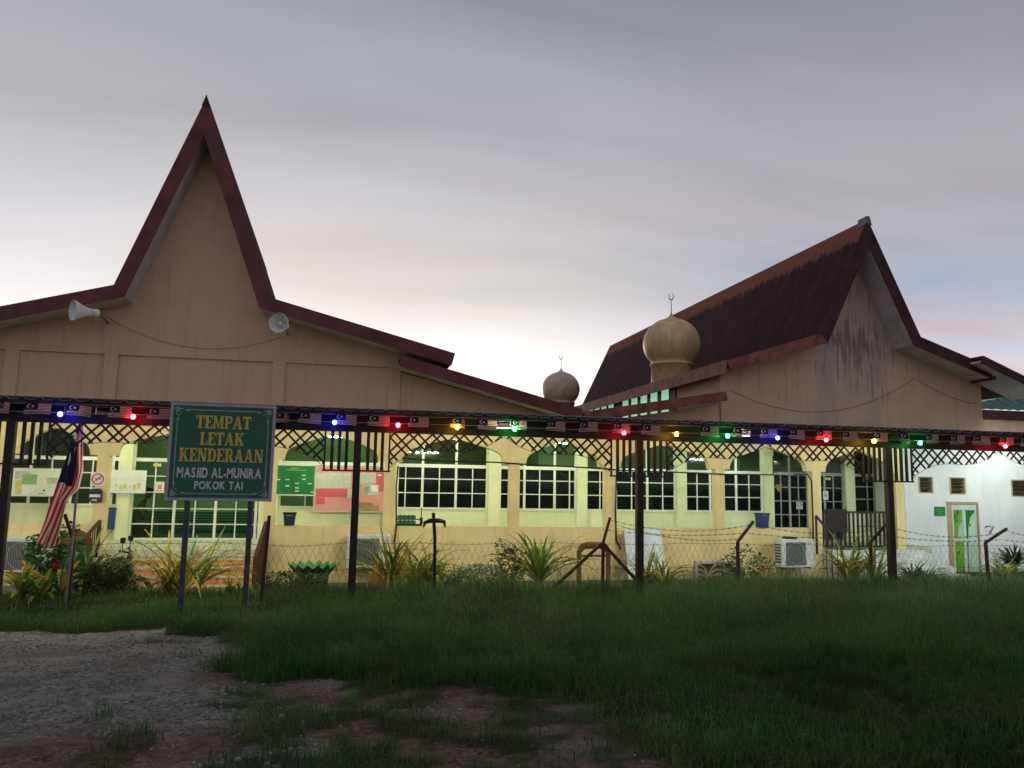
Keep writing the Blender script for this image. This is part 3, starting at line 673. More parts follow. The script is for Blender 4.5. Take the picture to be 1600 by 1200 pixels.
m = MB(); m.box(-5.02, -1.93, YI, YI + .12, ZW + .05, 3.02); m.build('inner_wall', 'cream', hallL)
window(hallL, -5.02, -1.93, FLOOR + .05, ZW, .49, .53, (.42, .80, 1.20, 1.60), 'glass_clear', 'glass_clear')
sillwall(hallL, -1.5, 1.16); window(hallL, -1.5, 1.16, SILL, ZW, .62, .66, HZ, 'glass_mid', 'glass_mid')
sillwall(hallL, 1.5, 3.96); window(hallL, 1.5, 3.96, SILL, ZW, .452, .233, HZ, 'glass_dark', 'glass_mid')
sillwall(hallL, 4.28, 5.45); sillwall(hallR, 5.45, 6.47); window(hallR, 4.28, 6.47, SILL, ZW, .43, .28, HZ, 'glass_dark', 'glass_mid')
sillwall(hallR, 6.75, 9.44); window(hallR, 6.75, 9.44, SILL, ZW, .47, .42, HZ, 'glass_dark', 'glass_mid')
sillwall(hallR, 9.74, 12.18); window(hallR, 9.74, 12.18, SILL, ZW, .41, .37, HZ, 'glass_dark', 'glass_mid')
m = MB(); m.box(12.49, 14.86, YI, YI + .12, ZW + .05, 3.02); m.build('inner_wall', 'cream', hallR)
window(hallR, 12.49, 14.86, FLOOR + .05, ZW, .29, .29, (.42, .80, 1.20, 1.60), 'glass_dark', 'glass_mid', 'alu_grey')
sillwall(hallR, 15.18, 15.94); window(hallR, 15.18, 15.94, SILL - .4, ZW, .5, .5, HZ, 'glass_dark', 'glass_dark', 'alu_grey')
# rooms behind the glass
for root, a, b, wm in ((hallL, -13.2, 5.4, 'green_wall'), (hallR, 5.56, 15.9, 'sage_wall')):
    m = MB(); m.box(a, b, 26.4, 26.55, FLOOR, 3.02); m.build('back_wall', wm, root)
    m = MB(); m.box(a, b, YI + .12, 26.4, FLOOR - .12, FLOOR - .002); m.build('room_floor', 'bench', root)
    m = MB(); m.box(a, b, YI + .12, 26.4, 3.03, 3.1); m.build('room_ceiling', 'ceiling', root)
m = MB(); m.box(5.42, 5.54, YI + .12, 26.4, FLOOR, 3.02); m.build('partition_wall', 'green_wall', hallR)
for x in (2.9, 4.9, 8.1, 12.9):
    m = MB(); m.box(x - .17, x + .17, 23.6, 23.9, FLOOR, 3.02); m.build('room_pillar', 'green_wall', hallL if x < 5.4 else hallR)
m = MB()
for i in range(8): m.box(-5.6, -1.2, 23.9 + (i % 2) * .012, 24.0, FLOOR + .075 * i, FLOOR + .075 * i + .062)
tag(m.build('slatted_bench_screen', 'bench', loc=(-3.4, 23.95, FLOOR)), 'low dark green slatted screen inside the glass entrance', 'screen')

# lamps
def tube_lamp(x, y, z, ln, m_, label, group, axis='x'):
    t = thing('tube_lamp', label, 'lamp', (x, y, z), group)
    m = MB(); m.box(x - ln / 2 - .03, x + ln / 2 + .03, y - .035, y + .035, z + .025, z + .07); m.build('batten', 'alu', t)
    m = MB(); m.tube([(x - ln / 2, y, z), (x + ln / 2, y, z)], .018, 8); m.build('tube', m_, t)
CPX = [-5.0, .28, 5.33, 10.5, 15.66]
for x, mm_, lb in ((-7.4, 'tube', 'fluorescent tube under the carport roof, leftmost behind the beam'), (-2.4, 'tube', 'fluorescent tube under the carport roof above the green sign'),
               (2.8, 'tube', 'fluorescent tube under the carport roof between yellow and blue bulbs'), (7.9, 'tube', 'fluorescent tube under the carport roof right of the middle post'),
               (13.1, 'tube_cool', 'cool white tube under the carport roof facing the white building'), (17.0, 'tube_cool', 'cool white tube under the carport roof at the right end')):
    tube_lamp(x, 14.7, 2.60, 1.2, mm_, lb, 'tube lamps under the carport roof')
for x, lb in ((-6.1, 'verandah ceiling tube left of the entrance'), (-3.3, 'verandah ceiling tube above the glass entrance'), (-.2, 'verandah ceiling tube above the notice boards'), (2.66, 'verandah ceiling tube in the bay with the brightest arch'),
          (5.4, 'verandah ceiling tube above the window between the two halls'), (8.1, 'verandah ceiling tube behind the middle carport post'), (10.95, 'verandah ceiling tube left of the blue box')):
    tube_lamp(x, 20.2, 2.93, 1.15, 'tube_in' if x < 6 else 'tube_in_cool', lb, 'verandah ceiling tubes')
for x, y, lb in ((-3.6, 24.6, 'room tube lighting the green entrance hall'), (.2, 24.6, 'room tube behind the green chart board'), (6.6, 24.4, 'room tube behind the middle windows'), (10.6, 23.2, 'room tube seen through the transom above the dark windows')):
    tube_lamp(x, y, 2.88, 1.15, 'tube_room', lb, 'tubes inside the rooms')

tube_lamp(19.0, 18.3, 2.98, 1.2, 'tube_out', 'cool tube lamp in front of the white outbuilding', 'tube lamps under the carport roof')
# entrance steps
st = thing('entrance_steps', 'orange tiled entrance steps with cream top edge, below the glass doors', 'steps', (-3.28, 18.3, -.75))
m = MB(); m.box(-4.92, -1.65, 18.45, YO + .215, -.12, FLOOR - .004); m.build('top_step', 'tile_cream', st)
for i in range(4):
    m = MB(); m.box(-4.92, -1.65, 18.13 - .32 * i, 18.44 - .32 * i if i else 18.44, -.76, -.125 - .15 * i); m.build('step', 'tile_orange', st)
    m = MB(); m.box(-4.92, -1.65, 18.115 - .32 * i, 18.13 - .32 * i, -.16 - .15 * i, -.12 - .15 * i); m.build('nosing', 'tile_cream', st)
def railing(label, x, top0, top1, y0, y1, pickets):
    t = thing('stair_railing', label, 'railing', (x, (y0 + y1) / 2, -.7), 'railings beside the entrance steps')
    m = MB(); m.bar((x, y0, top0), (x, y1, top1), .06, .05); m.build('handrail', 'rust', t)
    for y, z in ((y0, top0), (y1, top1)):
        m = MB(); m.box(x - .03, x + .03, y - .03, y + .03, -.76, z + .02); m.build('post', 'rust', t)
    for i in range(pickets):
        f = (i + 1) / (pickets + 1); y = y0 + (y1 - y0) * f; z = top0 + (top1 - top0) * f
        m = MB(); m.box(x - .009, x + .009, y - .009, y + .009, -.7, z); m.build('baluster', 'rust', t)
railing('brown steel stair railing left of the entrance steps, by the flag', -4.97, .02, .62, 16.6, 18.6, 13)
railing('brown steel stair railing right of the entrance steps, behind the sign post', -1.56, .02, .62, 16.6, 18.6, 13)
# right verandah railing + white steps
t = thing('verandah_railing', 'black vertical bar railing on the right verandah', 'railing', (13.6, YO + .1, FLOOR))
m = MB(); m.box(12.47, 14.72, YO + .08, YO + .13, .95, 1.0); m.build('top_rail', 'dark', t)
m = MB(); m.box(12.47, 14.72, YO + .08, YO + .13, .05, .09); m.build('bottom_rail', 'dark', t)
for i in range(17):
    x = 12.55 + i * .132; m = MB(); m.box(x - .024, x + .024, YO + .09, YO + .12, .09, .95); m.build('baluster', 'dark', t)
m = MB(); m.box(12.6, 13.25, YO + .04, YO + .07, .45, 1.05); tag(m.build('black_panel', 'dark', loc=(12.92, YO + .05, .45)), 'square black panel hung on the left end of the verandah railing', 'panel')  # plain black panel hanging on the railing
st = thing('side_steps', 'white concrete steps below the black verandah railing', 'steps', (14, 18.4, -.75))
for i in range(4):
    m = MB(); m.box(12.47, 15.3 + .18 * i, 18.45 - .3 * i, 18.78 - .3 * i, -.76, FLOOR - .03 - .18 * i); m.build('step', 'white_conc', st)
t = thing('step_handrail', 'thin dark handrail slanting down over the white side steps', 'railing', (12.9, 18.2, -.7))
m = MB(); m.bar(at(1275, 806, 18.6), at(1318, 858, 17.4), .05, .04); m.build('handrail', 'rust', t)
m = MB(); m.bar(at(1275, 806, 18.6), (at(1275, 806, 18.6).x, 18.6, -.1), .04); m.build('post', 'rust', t)
for i in range(4):
    p = at(1290 + 9 * i, 824 + 11 * i, 18.2 - .28 * i); m = MB(); m.bar(p, (p.x, p.y, -.7), .018); m.build('baluster', 'rust', t)

# ---------------------------------------------------------------- white outbuilding
ob = thing('outbuilding', 'white rendered outbuilding with louvre windows and leaf patterned door', 'building', (20, 20, -.95))
dx0, dx1, dz0, dz1 = 17.33, 18.42, -1.0, 1.27
m = MB()
lou = [(16.42, 16.92, 1.50, 1.98), (17.47, 18.03, 1.48, 1.98), (19.6, 20.4, 1.44, 1.95)]
xsw = sorted({15.95, 30.0, dx0, dx1, *[q for l in lou for q in l[:2]]})
for a, b in zip(xsw[:-1], xsw[1:]):
    xm = (a + b) / 2; holes = [(l[2], l[3]) for l in lou if l[0] < xm < l[1]] + ([(dz0, dz1)] if dx0 < xm < dx1 else [])
    z = -1.2
    for h0, h1 in sorted(holes):
        if h0 > z: m.box(a, b, 20, 20.2, z, h0)
        z = h1
    m.box(a, b, 20, 20.2, z, 3.12)
m.build('wall', 'white_wall', ob)
m = MB(); m.box(15.95, 16.1, 20.2, 27, -1.2, 3.12); m.box(29.8, 30, 20.2, 27, -1.2, 3.12); m.build('end_wall', 'white_wall', ob)
for a, b, z0, z1 in lou:
    m = MB(); m.box(a, a + .045, 19.985, 20.15, z0, z1); m.box(b - .04, b, 20.02, 20.15, z0, z1); m.box(a + .045, b - .04, 19.985, 20.15, z1 - .03, z1); m.box(a + .045, b - .04, 20.01, 20.15, z0, z0 + .03)
    w = m.build('louvre_window', 'tan_frame', ob)
    for i in range(4):
        zc_ = z0 + .08 + i * (z1 - z0 - .12) / 4; m = MB(); m.bar((a + .05, 20.08, zc_ + .05), (b - .045, 20.08, zc_ + .05), .11, .012, up=(0, .6, .8)); m.build('slat', 'louvre', w)
    m = MB(); m.box(a, b, 20.16, 20.19, z0, z1); m.build('backing', 'ink', w)
d = MB(); d.box(dx0, dx0 + .16, 19.98, 20.15, dz0, dz1); d.box(dx1 - .05, dx1, 19.99, 20.15, dz0, dz1); d.box(dx0 + .16, dx1 - .05, 19.985, 20.15, dz1 - .07, dz1)
do = d.build('door', 'tan_frame', ob)
m = MB(); ax, bx_ = dx0 + .17, dx1 - .06
m.box(ax, ax + .07, 20.02, 20.08, dz0, dz1 - .08); m.box(bx_ - .04, bx_, 20.02, 20.08, dz0, dz1 - .08); m.box((ax + bx_) / 2 - .05, (ax + bx_) / 2 + .05, 20.02, 20.08, dz0, dz1 - .08)
m.box(ax, bx_, 20.015, 20.085, dz1 - .24, dz1 - .08); m.box(ax, bx_, 20.015, 20.085, .12, .2); m.build('door_leaf', 'ac_white', do)
mx_ = (ax + bx_) / 2
m = MB(); m.box(ax + .07, mx_ - .05, 20.04, 20.05, dz0, dz1 - .24); m.build('film', 'door_green', do)
m = MB(); m.box(mx_ + .05, bx_ - .04, 20.04, 20.05, dz0, dz1 - .24); m.build('film', 'door_dark', do)
def swoosh(x0, x1, z0, z1, flip):
    pts = []
    for i in range(11):
        t = i / 10; w = math.sin(t * math.pi * .5); pts.append((x1 - (x1 - x0) * (w if flip else 1 - w * .9) ** 1.2, z0 + (z1 - z0) * t))
    return pts + [(x1, z1), (x1, z0)]
m = MB(); m.prism([(mx_ + .09, -.9), (mx_ + .10, -.2), (mx_ + .14, .5), (mx_ + .22, .82), (bx_ - .045, .98), (bx_ - .045, -.98)], 20.03, 20.037)
m.prism([(ax + .20, .22), (ax + .22, .45), (ax + .27, .6), (mx_ - .055, .70), (mx_ - .055, .22)], 20.03, 20.037)
m.prism([(ax + .10, -.98), (ax + .2, -.92), (mx_ - .055, -.85), (mx_ - .055, -.98)], 20.03, 20.037); m.build('film_pattern', 'door_pale', do)
m = MB(); 
for i in range(9):
    cx, cz = random.choice([(ax + .18, .85), (mx_ + .16, .7), (ax + .18, -.3), (mx_ + .16, .35)]); m.disc((cx + random.uniform(-.07, .07), cz + random.uniform(-.2, .2)), .03, 20.028 - .001 * i, 8, .0008, .055)
m.build('film_leaf', 'door_dark', do)
t = thing('tap_pipe', 'short black tap pipe on the white wall right of the leaf patterned door', 'tap', (18.75, 19.9, .3))
m = MB(); m.tube([(18.6, 19.98, .55), (18.6, 19.9, .57), (18.82, 19.9, .57), (18.68, 19.9, .36)], .016, 6); m.build('pipe', 'black', t)
m = MB(); m.box(18.56, 18.76, 19.94, 19.995, .14, .17); m.build('bracket', 'black', t)
m = MB(); m.box(17.04 - .13, 17.30 - .04, 19.97, 19.998, .86, 1.12)
gs = thing('door_sign', 'small green sign plate beside the leaf patterned door', 'sign', (17.1, 19.99, .86))
m.build('plate', 'green_sign', gs)
m = MB()
for z, a, b in ((1.04, .06, .25), (.98, .04, .28), (.92, .09, .22)): m.box(16.91 + a, 16.91 + b, 19.966, 19.9695, z, z + .018)
m.build('lettering', 'door_green', gs)
v = []; f = []
for i in range(75):
    x = 18.4 + i * .16; hgt = .03 if i % 2 else 0; zt_ = 4.40 + max(0, x - 20.2) * .23
    v += [(x, 21.28 - hgt, 4.18 + hgt), (x, 22.3 - hgt, zt_ + hgt)]
    if i: f.append((2 * i - 2, 2 * i, 2 * i + 1, 2 * i - 1))
m = MB(); m.add(v, f); m.build('roof', 'green_roof', ob)
m = MB(); m.bar((18.4, 22.26, 4.40), (20.2, 22.26, 4.42), .06, .07); m.bar((20.2, 22.26, 4.42), (30, 22.26, 6.67), .06, .07); m.build('roof_trim', 'alu', ob)
m = MB(); m.box(18.6, 30, 21.26, 21.31, 3.86, 4.17); m.build('fascia', 'maroon_dark', ob)
m = MB(); m.box(15.95, 30, 19.7, 27, 3.125, 3.2); m.build('flat_roof', 'concrete', ob)
m = MB(); m.box(17.65, 30, 21.51, 21.6, 3.2, 4.2); m.build('upper_wall', 'peach', ob)

# ---------------------------------------------------------------- carport
CY = 13.6
cp = thing('carport', 'dark steel carport with corrugated roof, slats and lattice valance', 'carport', (5.3, CY, -.55))
for x in CPX[:4] + [15.66]:
    m = MB(); m.box(x - .06, x + .06, CY - .06, CY + .06, -.6, 2.40); m.build('post', 'dark', cp)
m = MB(); m.box(-8, 17.6, CY - .05, CY + .05, 2.402, 2.545); m.build('beam', 'dark', cp)
x = -8.0; m = MB()
for a, b in ((-8, -4.32), (-4.20, -3.86), (-3.60, -2.0), (-2.0, 2.62), (2.95, 3.4), (3.4, 7.4), (7.62, 12.0), (12.0, 17.6)):
    m.box(a, b, CY + .12, CY + .16, 2.50, 2.715)
m.build('purlin', 'tin_dark', cp)
m = MB(); m.box(-8, 17.6, CY + 1.2, CY + 1.26, 2.70, 2.80); m.box(-8, 17.6, CY + 2.4, CY + 2.46, 2.84, 2.94); m.build('purlin', 'tin_dark', cp)
for x in CPX:
    m = MB(); m.bar((x, CY - .02, 2.56), (x, CY + 2.6, 2.86), .06, .09); m.build('rafter', 'tin_dark', cp)
v = []; f = []; pr = [(0, 0), (.13, 0), (.165, .034), (.205, .034)]; pts = []
xx = -8.1
while xx < 17.7:
    pts += [(xx + a, h_) for a, h_ in pr]; xx += .24
for i, (a, h_) in enumerate(pts):
    v += [(a, CY - .28, 2.742 + h_), (a, CY + 2.75, 3.022 + h_), (a, CY - .28, 2.728 + h_), (a, CY + 2.75, 3.008 + h_)]
    if i:
        o4 = 4 * i; f += [(o4 - 4, o4, o4 + 1, o4 - 3), (o4 - 1, o4 + 3, o4 + 2, o4 - 2), (o4 - 4, o4 - 2, o4 + 2, o4)]
m = MB(); m.add(v, f); m.build('roof_sheet', 'tin', cp)
m = MB(); m.box(-8, 17.6, CY + 2.70, CY + 2.73, 2.71, 3.04); m.build('rear_light_baffle', 'tin_dark', cp)  # added board, unseen, keeps the tube light off the upper walls
m = MB(); m.box(-8, 17.6, CY - .24, CY - .21, 2.69, 2.778); m.build('rib_gap_strip', 'tin_dark', cp)  # added dark strip, closes bright gaps showing under the roof ribs
m = MB(); m.box(-8, 17.6, CY - .20, CY - .12, 2.655, 2.722); m.build('gutter_rail', 'tin_dark', cp)
# slat panels and lattice
def valance(xa, xb):
    z1 = 2.402; zb = 1.765; w = .535
    for s, x0 in ((1, xa), (-1, xb)):
        m = MB()
        for i in range(1, 5):
            x = x0 + s * (.06 + (w - .06) * i / 4); m.box(x - .026 if i < 4 else x - .014, x + .026 if i < 4 else x + .014, CY - .014, CY + .014, zb, z1)
        a, b = sorted((x0 + s * .061, x0 + s * (w + .03))); m.box(a, b, CY - .016, CY + .016, zb - .03, zb - .001); m.build('slat_panel', 'dark', cp)
    l, r_ = xa + w, xb - w; xm = (l + r_) / 2; L = (r_ - l) / 2
    prof = [(0, .60), (.06, .50), (.14, .405), (.25, .325), (.36, .285), (.46, .28), (.56, .295), (.66, .29), (.76, .25), (.86, .175), (.94, .08), (1, .012)]
    def dep(x):
        t = 1 - abs(x - xm) / L
        return np.interp(t, [p[0] for p in prof], [p[1] for p in prof])
    m = MB(); n_ = 40
    pl = [(l + (r_ - l) * i / n_) for i in range(n_ + 1)]
    m.tube([(x, CY, z1 - dep(x)) for x in pl], .0045, 4); m.build('valance_edge', 'dark', cp)
    m = MB()
    sp = [.15, .25]
    for s in (1, -1):
        x = l - .87; k = 0
        while x < r_ + .8:
            # diagonal from the beam going down in direction s
            seg = []; t = 0.0
            while t < .75:
                xx = x + s * t
                ok = l < xx < r_ and t < dep(xx) - .004
                if ok: seg.append((xx, z1 - t))
                elif seg: break
                t += .012
            if len(seg) > 2:
                yy = CY + s * .007; m.bar((seg[0][0], yy, seg[0][1]), (seg[-1][0], yy, seg[-1][1]), .034, .012, up=(0, 1, 0))
            x += sp[k % 2]; k += 1
    m.build('lattice', 'dark', cp)
for a, b in zip([-10.16] + CPX[:4], CPX): valance(a, b)

# bunting, string lights
YB = CY - .27
m = MB()
for xa, xb, z in ((-8, -3, 2.685), (-3, 2, 2.68), (2, 7, 2.685), (7, 12, 2.685), (12, 17, 2.68)): m.tube(catenary((xa, YB, z), (xb, YB, z), .012), .004, 4)
tag(m.build('bunting_cord', 'pale_cord', loc=(4, YB, 2.68)), 'pale cord carrying the row of small flags under the carport roof', 'cord')
m = MB()
for xa, xb in ((-8, -3), (-3, 2), (2, 7), (7, 12), (12, 17)): m.tube(catenary((xa, YB - .04, 2.552), (xb, YB - .04, 2.552), .014), .005, 4)
tag(m.build('garland_cable', 'pale_cord', loc=(4, YB - .04, 2.56)), 'pale cable carrying the coloured bulbs below the flags', 'cord')
def flag_mesh(w, h, seed, amp=.012, curl=0):
    rr = random.Random(seed); nu, nv = 10, 5; m = MB(); uv = []; vs = []; fs = []
    ph = rr.uniform(0, 6)
    for j in range(nv + 1):
        for i in range(nu + 1):
            u, v_ = i / nu, j / nv; x = u * w; y = amp * math.sin(u * 5 + ph) * (1.1 - v_)
            if curl and u > curl: y += (u - curl) * w * .9; x = curl * w + (u - curl) * w * .35
            vs.append((x, y, -h * (1 - v_) + .008 * math.sin(u * 3 + ph))); uv.append((u, v_))
    for j in range(nv):
        for i in range(nu): fs.append((j * (nu + 1) + i, j * (nu + 1) + i + 1, (j + 1) * (nu + 1) + i + 1, (j + 1) * (nu + 1) + i))
    m.add(vs, fs); m.uv = uv; return m
FL = [(-30, -8, 'small striped flag cut by the left picture edge'), (-4, 15, 'small striped flag just left of the leftmost post, next to the cut one'), (38, 80, 'small striped flag between the leftmost post and the leftmost blue bulb'), (105, 144, 'small striped flag right of the leftmost blue bulb'),
      (169, 207, 'small red lit flag at the first red bulb left of the sign'), (231, 268, 'small orange lit flag touching the left edge of the green sign'), (425, 446, 'small curled flag just right of the green sign'),
      (467, 503, 'small violet lit flag left of the blue bulb by the second post'), (524, 558, 'small violet lit flag at the blue bulb left of the second post'), (575, 610, 'small red lit flag right of the second post'), (638, 671, 'small striped flag between the red bulb and yellow bulb, left bay'),
      (704, 726, 'small curled yellow lit flag above the left yellow bulb'), (747, 778, 'small orange lit flag left of the green bulb below the small dome'), (800, 823, 'small green lit flag above the left green bulb'), (854, 883, 'small plain striped flag right of the left green bulb'), (904, 933, 'small striped flag left of the red bulb by the middle post'),
      (957, 984, 'small red lit flag at the red bulb left of the middle post'), (1002, 1031, 'small striped flag at the middle post, left of the yellow bulb'), (1095, 1123, 'small striped flag left of the green bulb, right of the middle post'), (1142, 1163, 'small curled flag at the green bulb, right of the middle post'),
      (1186, 1213, 'small violet lit flag left of the right blue bulb'), (1232, 1256, 'small violet lit flag right of the right blue bulb'), (1273, 1298, 'small red lit flag above the red bulb near the right post'), (1313, 1339, 'small red lit flag left of the right yellow bulb'),
      (1362, 1386, 'small bright yellow lit flag at the right post'), (1403, 1424, 'small folded flag left of the right green bulb'), (1443, 1464, 'small green lit flag at the right green bulb'), (1481, 1504, 'small grey looking flag right of the right green bulb'), (1516, 1541, 'small dim flag left of the rightmost red bulb'),
      (1557, 1581, 'small red lit flag at the rightmost red bulb'), (1590, 1614, 'small striped flag cut by the right picture edge')]
for i, (a, b, lb) in enumerate(FL):
    xa, xb = at(a, 640, YB).x, at(b, 640, YB).x; curl = .55 if 'curled' in lb or 'folded' in lb else 0
    w = .40 if curl else xb - xa
    fm = flag_mesh(w, .168 + random.uniform(-.006, .01), i, .012, curl)
    o = fm.build('small_flag', 'flag'); o.location = (xa, YB - .006, 2.678 + random.uniform(-.006, .004)); o.rotation_euler = (random.uniform(-.12, .06), random.uniform(-.03, .03), random.uniform(-.1, .1))
    tag(o, lb, 'flag', 'small flags under the carport roof')
BL = [(94, 647, 'blue', 'lit blue bulb, leftmost of the string lights'), (208, 651, 'red', 'lit red bulb left of the green sign'), 
      (523, 660, 'blue', 'lit blue bulb just left of the second post'), (622, 664, 'red', 'lit red bulb right of the second post'), (714, 667, 'yellow', 'lit yellow bulb above the brightest arch'), (804, 670, 'green', 'lit green bulb above the yellow pillar, left of the small dome'), (975, 676, 'red', 'lit red bulb left of the middle post'),
      (1057, 678, 'yellow', 'lit yellow bulb right of the middle post'), (1137, 681, 'green', 'lit green bulb between yellow and blue bulbs, right of the middle post'), (1215, 684, 'blue', 'lit blue bulb right of the middle post, the rightmost blue'), (1291, 687, 'red', 'lit red bulb between the blue bulb and the right post'), (1366, 689, 'yellow', 'lit yellow bulb beside the right post'),
      (1438, 692, 'green', 'lit green bulb right of the right post'), (1571, 697, 'red', 'lit red bulb at the right picture edge, rightmost of the string')]
for px_, py_, c, lb in BL:
    p = at(px_, py_, YB - .045)
    t = thing('light_bulb', lb, 'light bulb', p, 'coloured bulbs of the string lights')
    m = MB(); m.lathe([(.001, -.042), (.02, -.037), (.033, -.02), (.037, 0), (.031, .02), (.02, .034)], p, 12); m.build('globe', 'bulb_' + c, t, smooth=True)
    m = MB(); m.lathe([(.02, .032), (.02, .062), (.001, .064)], p, 10); m.build('socket', 'black', t)

# ---------------------------------------------------------------- parking sign
SYY = 13.1
k_ = SYY / 13.4
def sp(x, z): return x * k_, 1.6 + (z - 1.6) * k_
sg = thing('parking_sign', 'green car park sign with gold and silver lettering on two dark posts', 'sign', (-1.85, SYY, -.5))
x0, z0 = sp(-2.652, 1.245); x1, z1 = sp(-1.075, 2.757)
for x in (-2.335, -1.375):
    x = x * k_; m = MB(); m.box(x - .04, x + .04, SYY + .03, SYY + .09, -.62, z0 + .35); m.build('post', 'slate', sg)
m = MB(); m.box(x0, x1, SYY, SYY + .026, z0, z1); m.build('board', 'sign_green', sg)
m = MB(); fw = .045
m.box(x0 - .02, x1 + .02, SYY - .012, SYY + .03, z1 - fw + .02, z1 + .02); m.box(x0 - .02, x1 + .02, SYY - .012, SYY + .03, z0 - .02, z0 + fw - .02)
m.box(x0 - .02, x0 + fw - .02, SYY - .012, SYY + .03, z0 + fw - .02, z1 - fw + .02); m.box(x1 - fw + .02, x1 + .02, SYY - .012, SYY + .03, z0 + fw - .02, z1 - fw + .02)
m.build('frame', 'sign_frame', sg)
w_, h_ = x1 - x0, z1 - z0; yb = SYY - .002
m = MB(); e = .085; c_ = .26
m.box(x0 + c_, x1 - c_, yb - .003, yb, z1 - e - .012, z1 - e + .004); m.box(x0 + c_, x1 - c_, yb - .003, yb, z0 + e - .004, z0 + e + .012)
m.box(x0 + e - .004, x0 + e + .012, yb - .003, yb, z0 + c_, z1 - c_); m.box(x1 - e - .012, x1 - e + .004, yb - .003, yb, z0 + c_, z1 - c_)
for sx_ in (0, 1):
    for sz_ in (0, 1):
        X = lambda a: x0 + a if not sx_ else x1 - a
        Z = lambda a: z0 + a if not sz_ else z1 - a
        m.disc((X(c_ - .02), Z(e + .012)), .032, yb - .0032, 12, .002, .018); m.disc((X(e + .012), Z(c_ - .02)), .018, yb - .0034, 12, .002, .032)
        for q in range(5):
            t = 2 * math.pi * q / 5 + .3; m.disc((X(e) + .026 * math.cos(t), Z(e) + .026 * math.sin(t)), .019, yb - .0005 * q, 10, .0004)
        for u_, v_, r1, r2 in ((.15, .075, .022, .009), (.075, .15, .009, .022), (.145, .125, .018, .007), (.19, .10, .016, .007), (.10, .19, .007, .016), (.125, .16, .008, .015)):
            m.disc((X(u_), Z(v_)), r1, yb - .004, 10, .0015, r2)
m.build('ornament', 'sign_line', sg)
m = MB()
for X in (x0 + e, x1 - e):
    for Z in (z0 + e, z1 - e): m.disc((X, Z), .010, yb - .005, 10, .001)
m.build('ornament', 'sign_green', sg)
# slab serif glyphs from strokes
def glyph(ch):
    T, t, s = .25, .13, .10
    def R(a, b, c, d): return [(a, b), (c, b), (c, d), (a, d)]
    def bowl(x0, x1, za, zb, n=12):
        res = []; cz = (za + zb) / 2; ro = (zb - za) / 2; xs_ = x1 - ro * .8
        o = [(xs_ + ro * .8 * math.sin(math.pi * i / n), cz + ro * math.cos(math.pi * i / n)) for i in range(n + 1)]
        ri = ro - t; inn = [(xs_ + max(.02, ro * .8 - T) * math.sin(math.pi * i / n), cz + ri * math.cos(math.pi * i / n)) for i in range(n + 1)]
        return [(x0, zb)] + o + [(x0, za), (x0, za + t)] + inn[::-1] + [(x0, zb - t)]
    def serif(x, z, w=.42): return R(x - w / 2, z, x + w / 2, z + s)
    if ch == 'T': return .78, [R(0, 1 - t, .78, 1), R(0, .68, .09, 1), R(.69, .68, .78, 1), R(.39 - T / 2, 0, .39 + T / 2, 1), serif(.39, 0, .46)]
    if ch == 'E': return .72, [R(.08, 0, .08 + T, 1), R(0, 0, .72, t * .9), R(0, 1 - t * .9, .70, 1), R(.2, .45, .52, .45 + t * .9), R(.44, .37, .52, .65), R(.62, 1 - .3, .70, 1), R(.64, 0, .72, .3)]
    if ch == 'L': return .70, [R(.08, 0, .08 + T, 1), R(0, 0, .70, t * .9), R(0, 1 - s, .42, 1), R(.62, 0, .70, .34)]
    if ch == 'M': return 1.02, [R(.08, 0, .08 + .14, 1), R(.72, 0, .72 + T, 1), [(.08, 1), (.33, 1), (.56, .12), (.46, .0)], [(.72, 1), (.80, .92), (.53, 0), (.44, .06)], R(0, 0, .30, s), R(.64, 0, 1.02, s), R(0, 1 - s, .3, 1), R(.7, 1 - s, 1.02, 1)]
    if ch == 'N': return .90, [R(.09, 0, .22, 1), R(.68, 0, .81, 1), [(.09, 1), (.36, 1), (.81, 0), (.56, 0)], R(0, 0, .32, s), R(0, 1 - s, .32, 1), R(.58, 1 - s, .90, 1)]
    if ch == 'P': return .76, [R(.09, 0, .09 + T, 1), bowl(.1, .76, .40, 1), R(0, 0, .45, s), R(0, 1 - s, .3, 1)]
    if ch == 'R': return .86, [R(.09, 0, .09 + T, 1), bowl(.1, .76, .42, 1), [(.38, .5), (.60, .5), (.84, 0), (.58, 0)], R(0, 0, .42, s), R(.54, 0, .86, s), R(0, 1 - s, .3, 1)]
    if ch == 'D': return .84, [R(.09, 0, .09 + T, 1), bowl(.1, .84, 0, 1), R(0, 0, .3, s), R(0, 1 - s, .3, 1)]
    if ch == 'A': return .92, [[(.36, 1), (.56, 1), (.86, 0), (.59, 0)], [(.36, 1), (.47, 1), (.21, 0), (.08, 0)], R(.2, .26, .7, .26 + t * .8), R(0, 0, .30, s), R(.50, 0, .92, s)]
    if ch == 'K': return .92, [R(.09, 0, .09 + T, 1), [(.66, 1), (.80, 1), (.40, .40), (.26, .40)], [(.36, .62), (.54, .72), (.88, 0), (.60, 0)], R(0, 0, .43, s), R(0, 1 - s, .43, 1), R(.54, 1 - s, .90, 1), R(.52, 0, .92, s)]
    return .5, []
def slab(text, xc, z, hgt, width):
    tot = 0; gl = []
    for ch in text: w, p = glyph(ch); gl.append((tot, p)); tot += w + .045
    tot -= .045; sx_ = width / tot; m = MB(); n = 0
    for ox, ps in gl:
        for p in ps:
            m.prism([(xc - width / 2 + (ox + a) * sx_, z + b * hgt) for a, b in p], yb - .007 - .00035 * (n % 11), yb); n += 1
    m.build('lettering', 'sign_gold', sg)
def onboard(px_, py_): q = at(px_, py_, SYY); return q.x, q.z
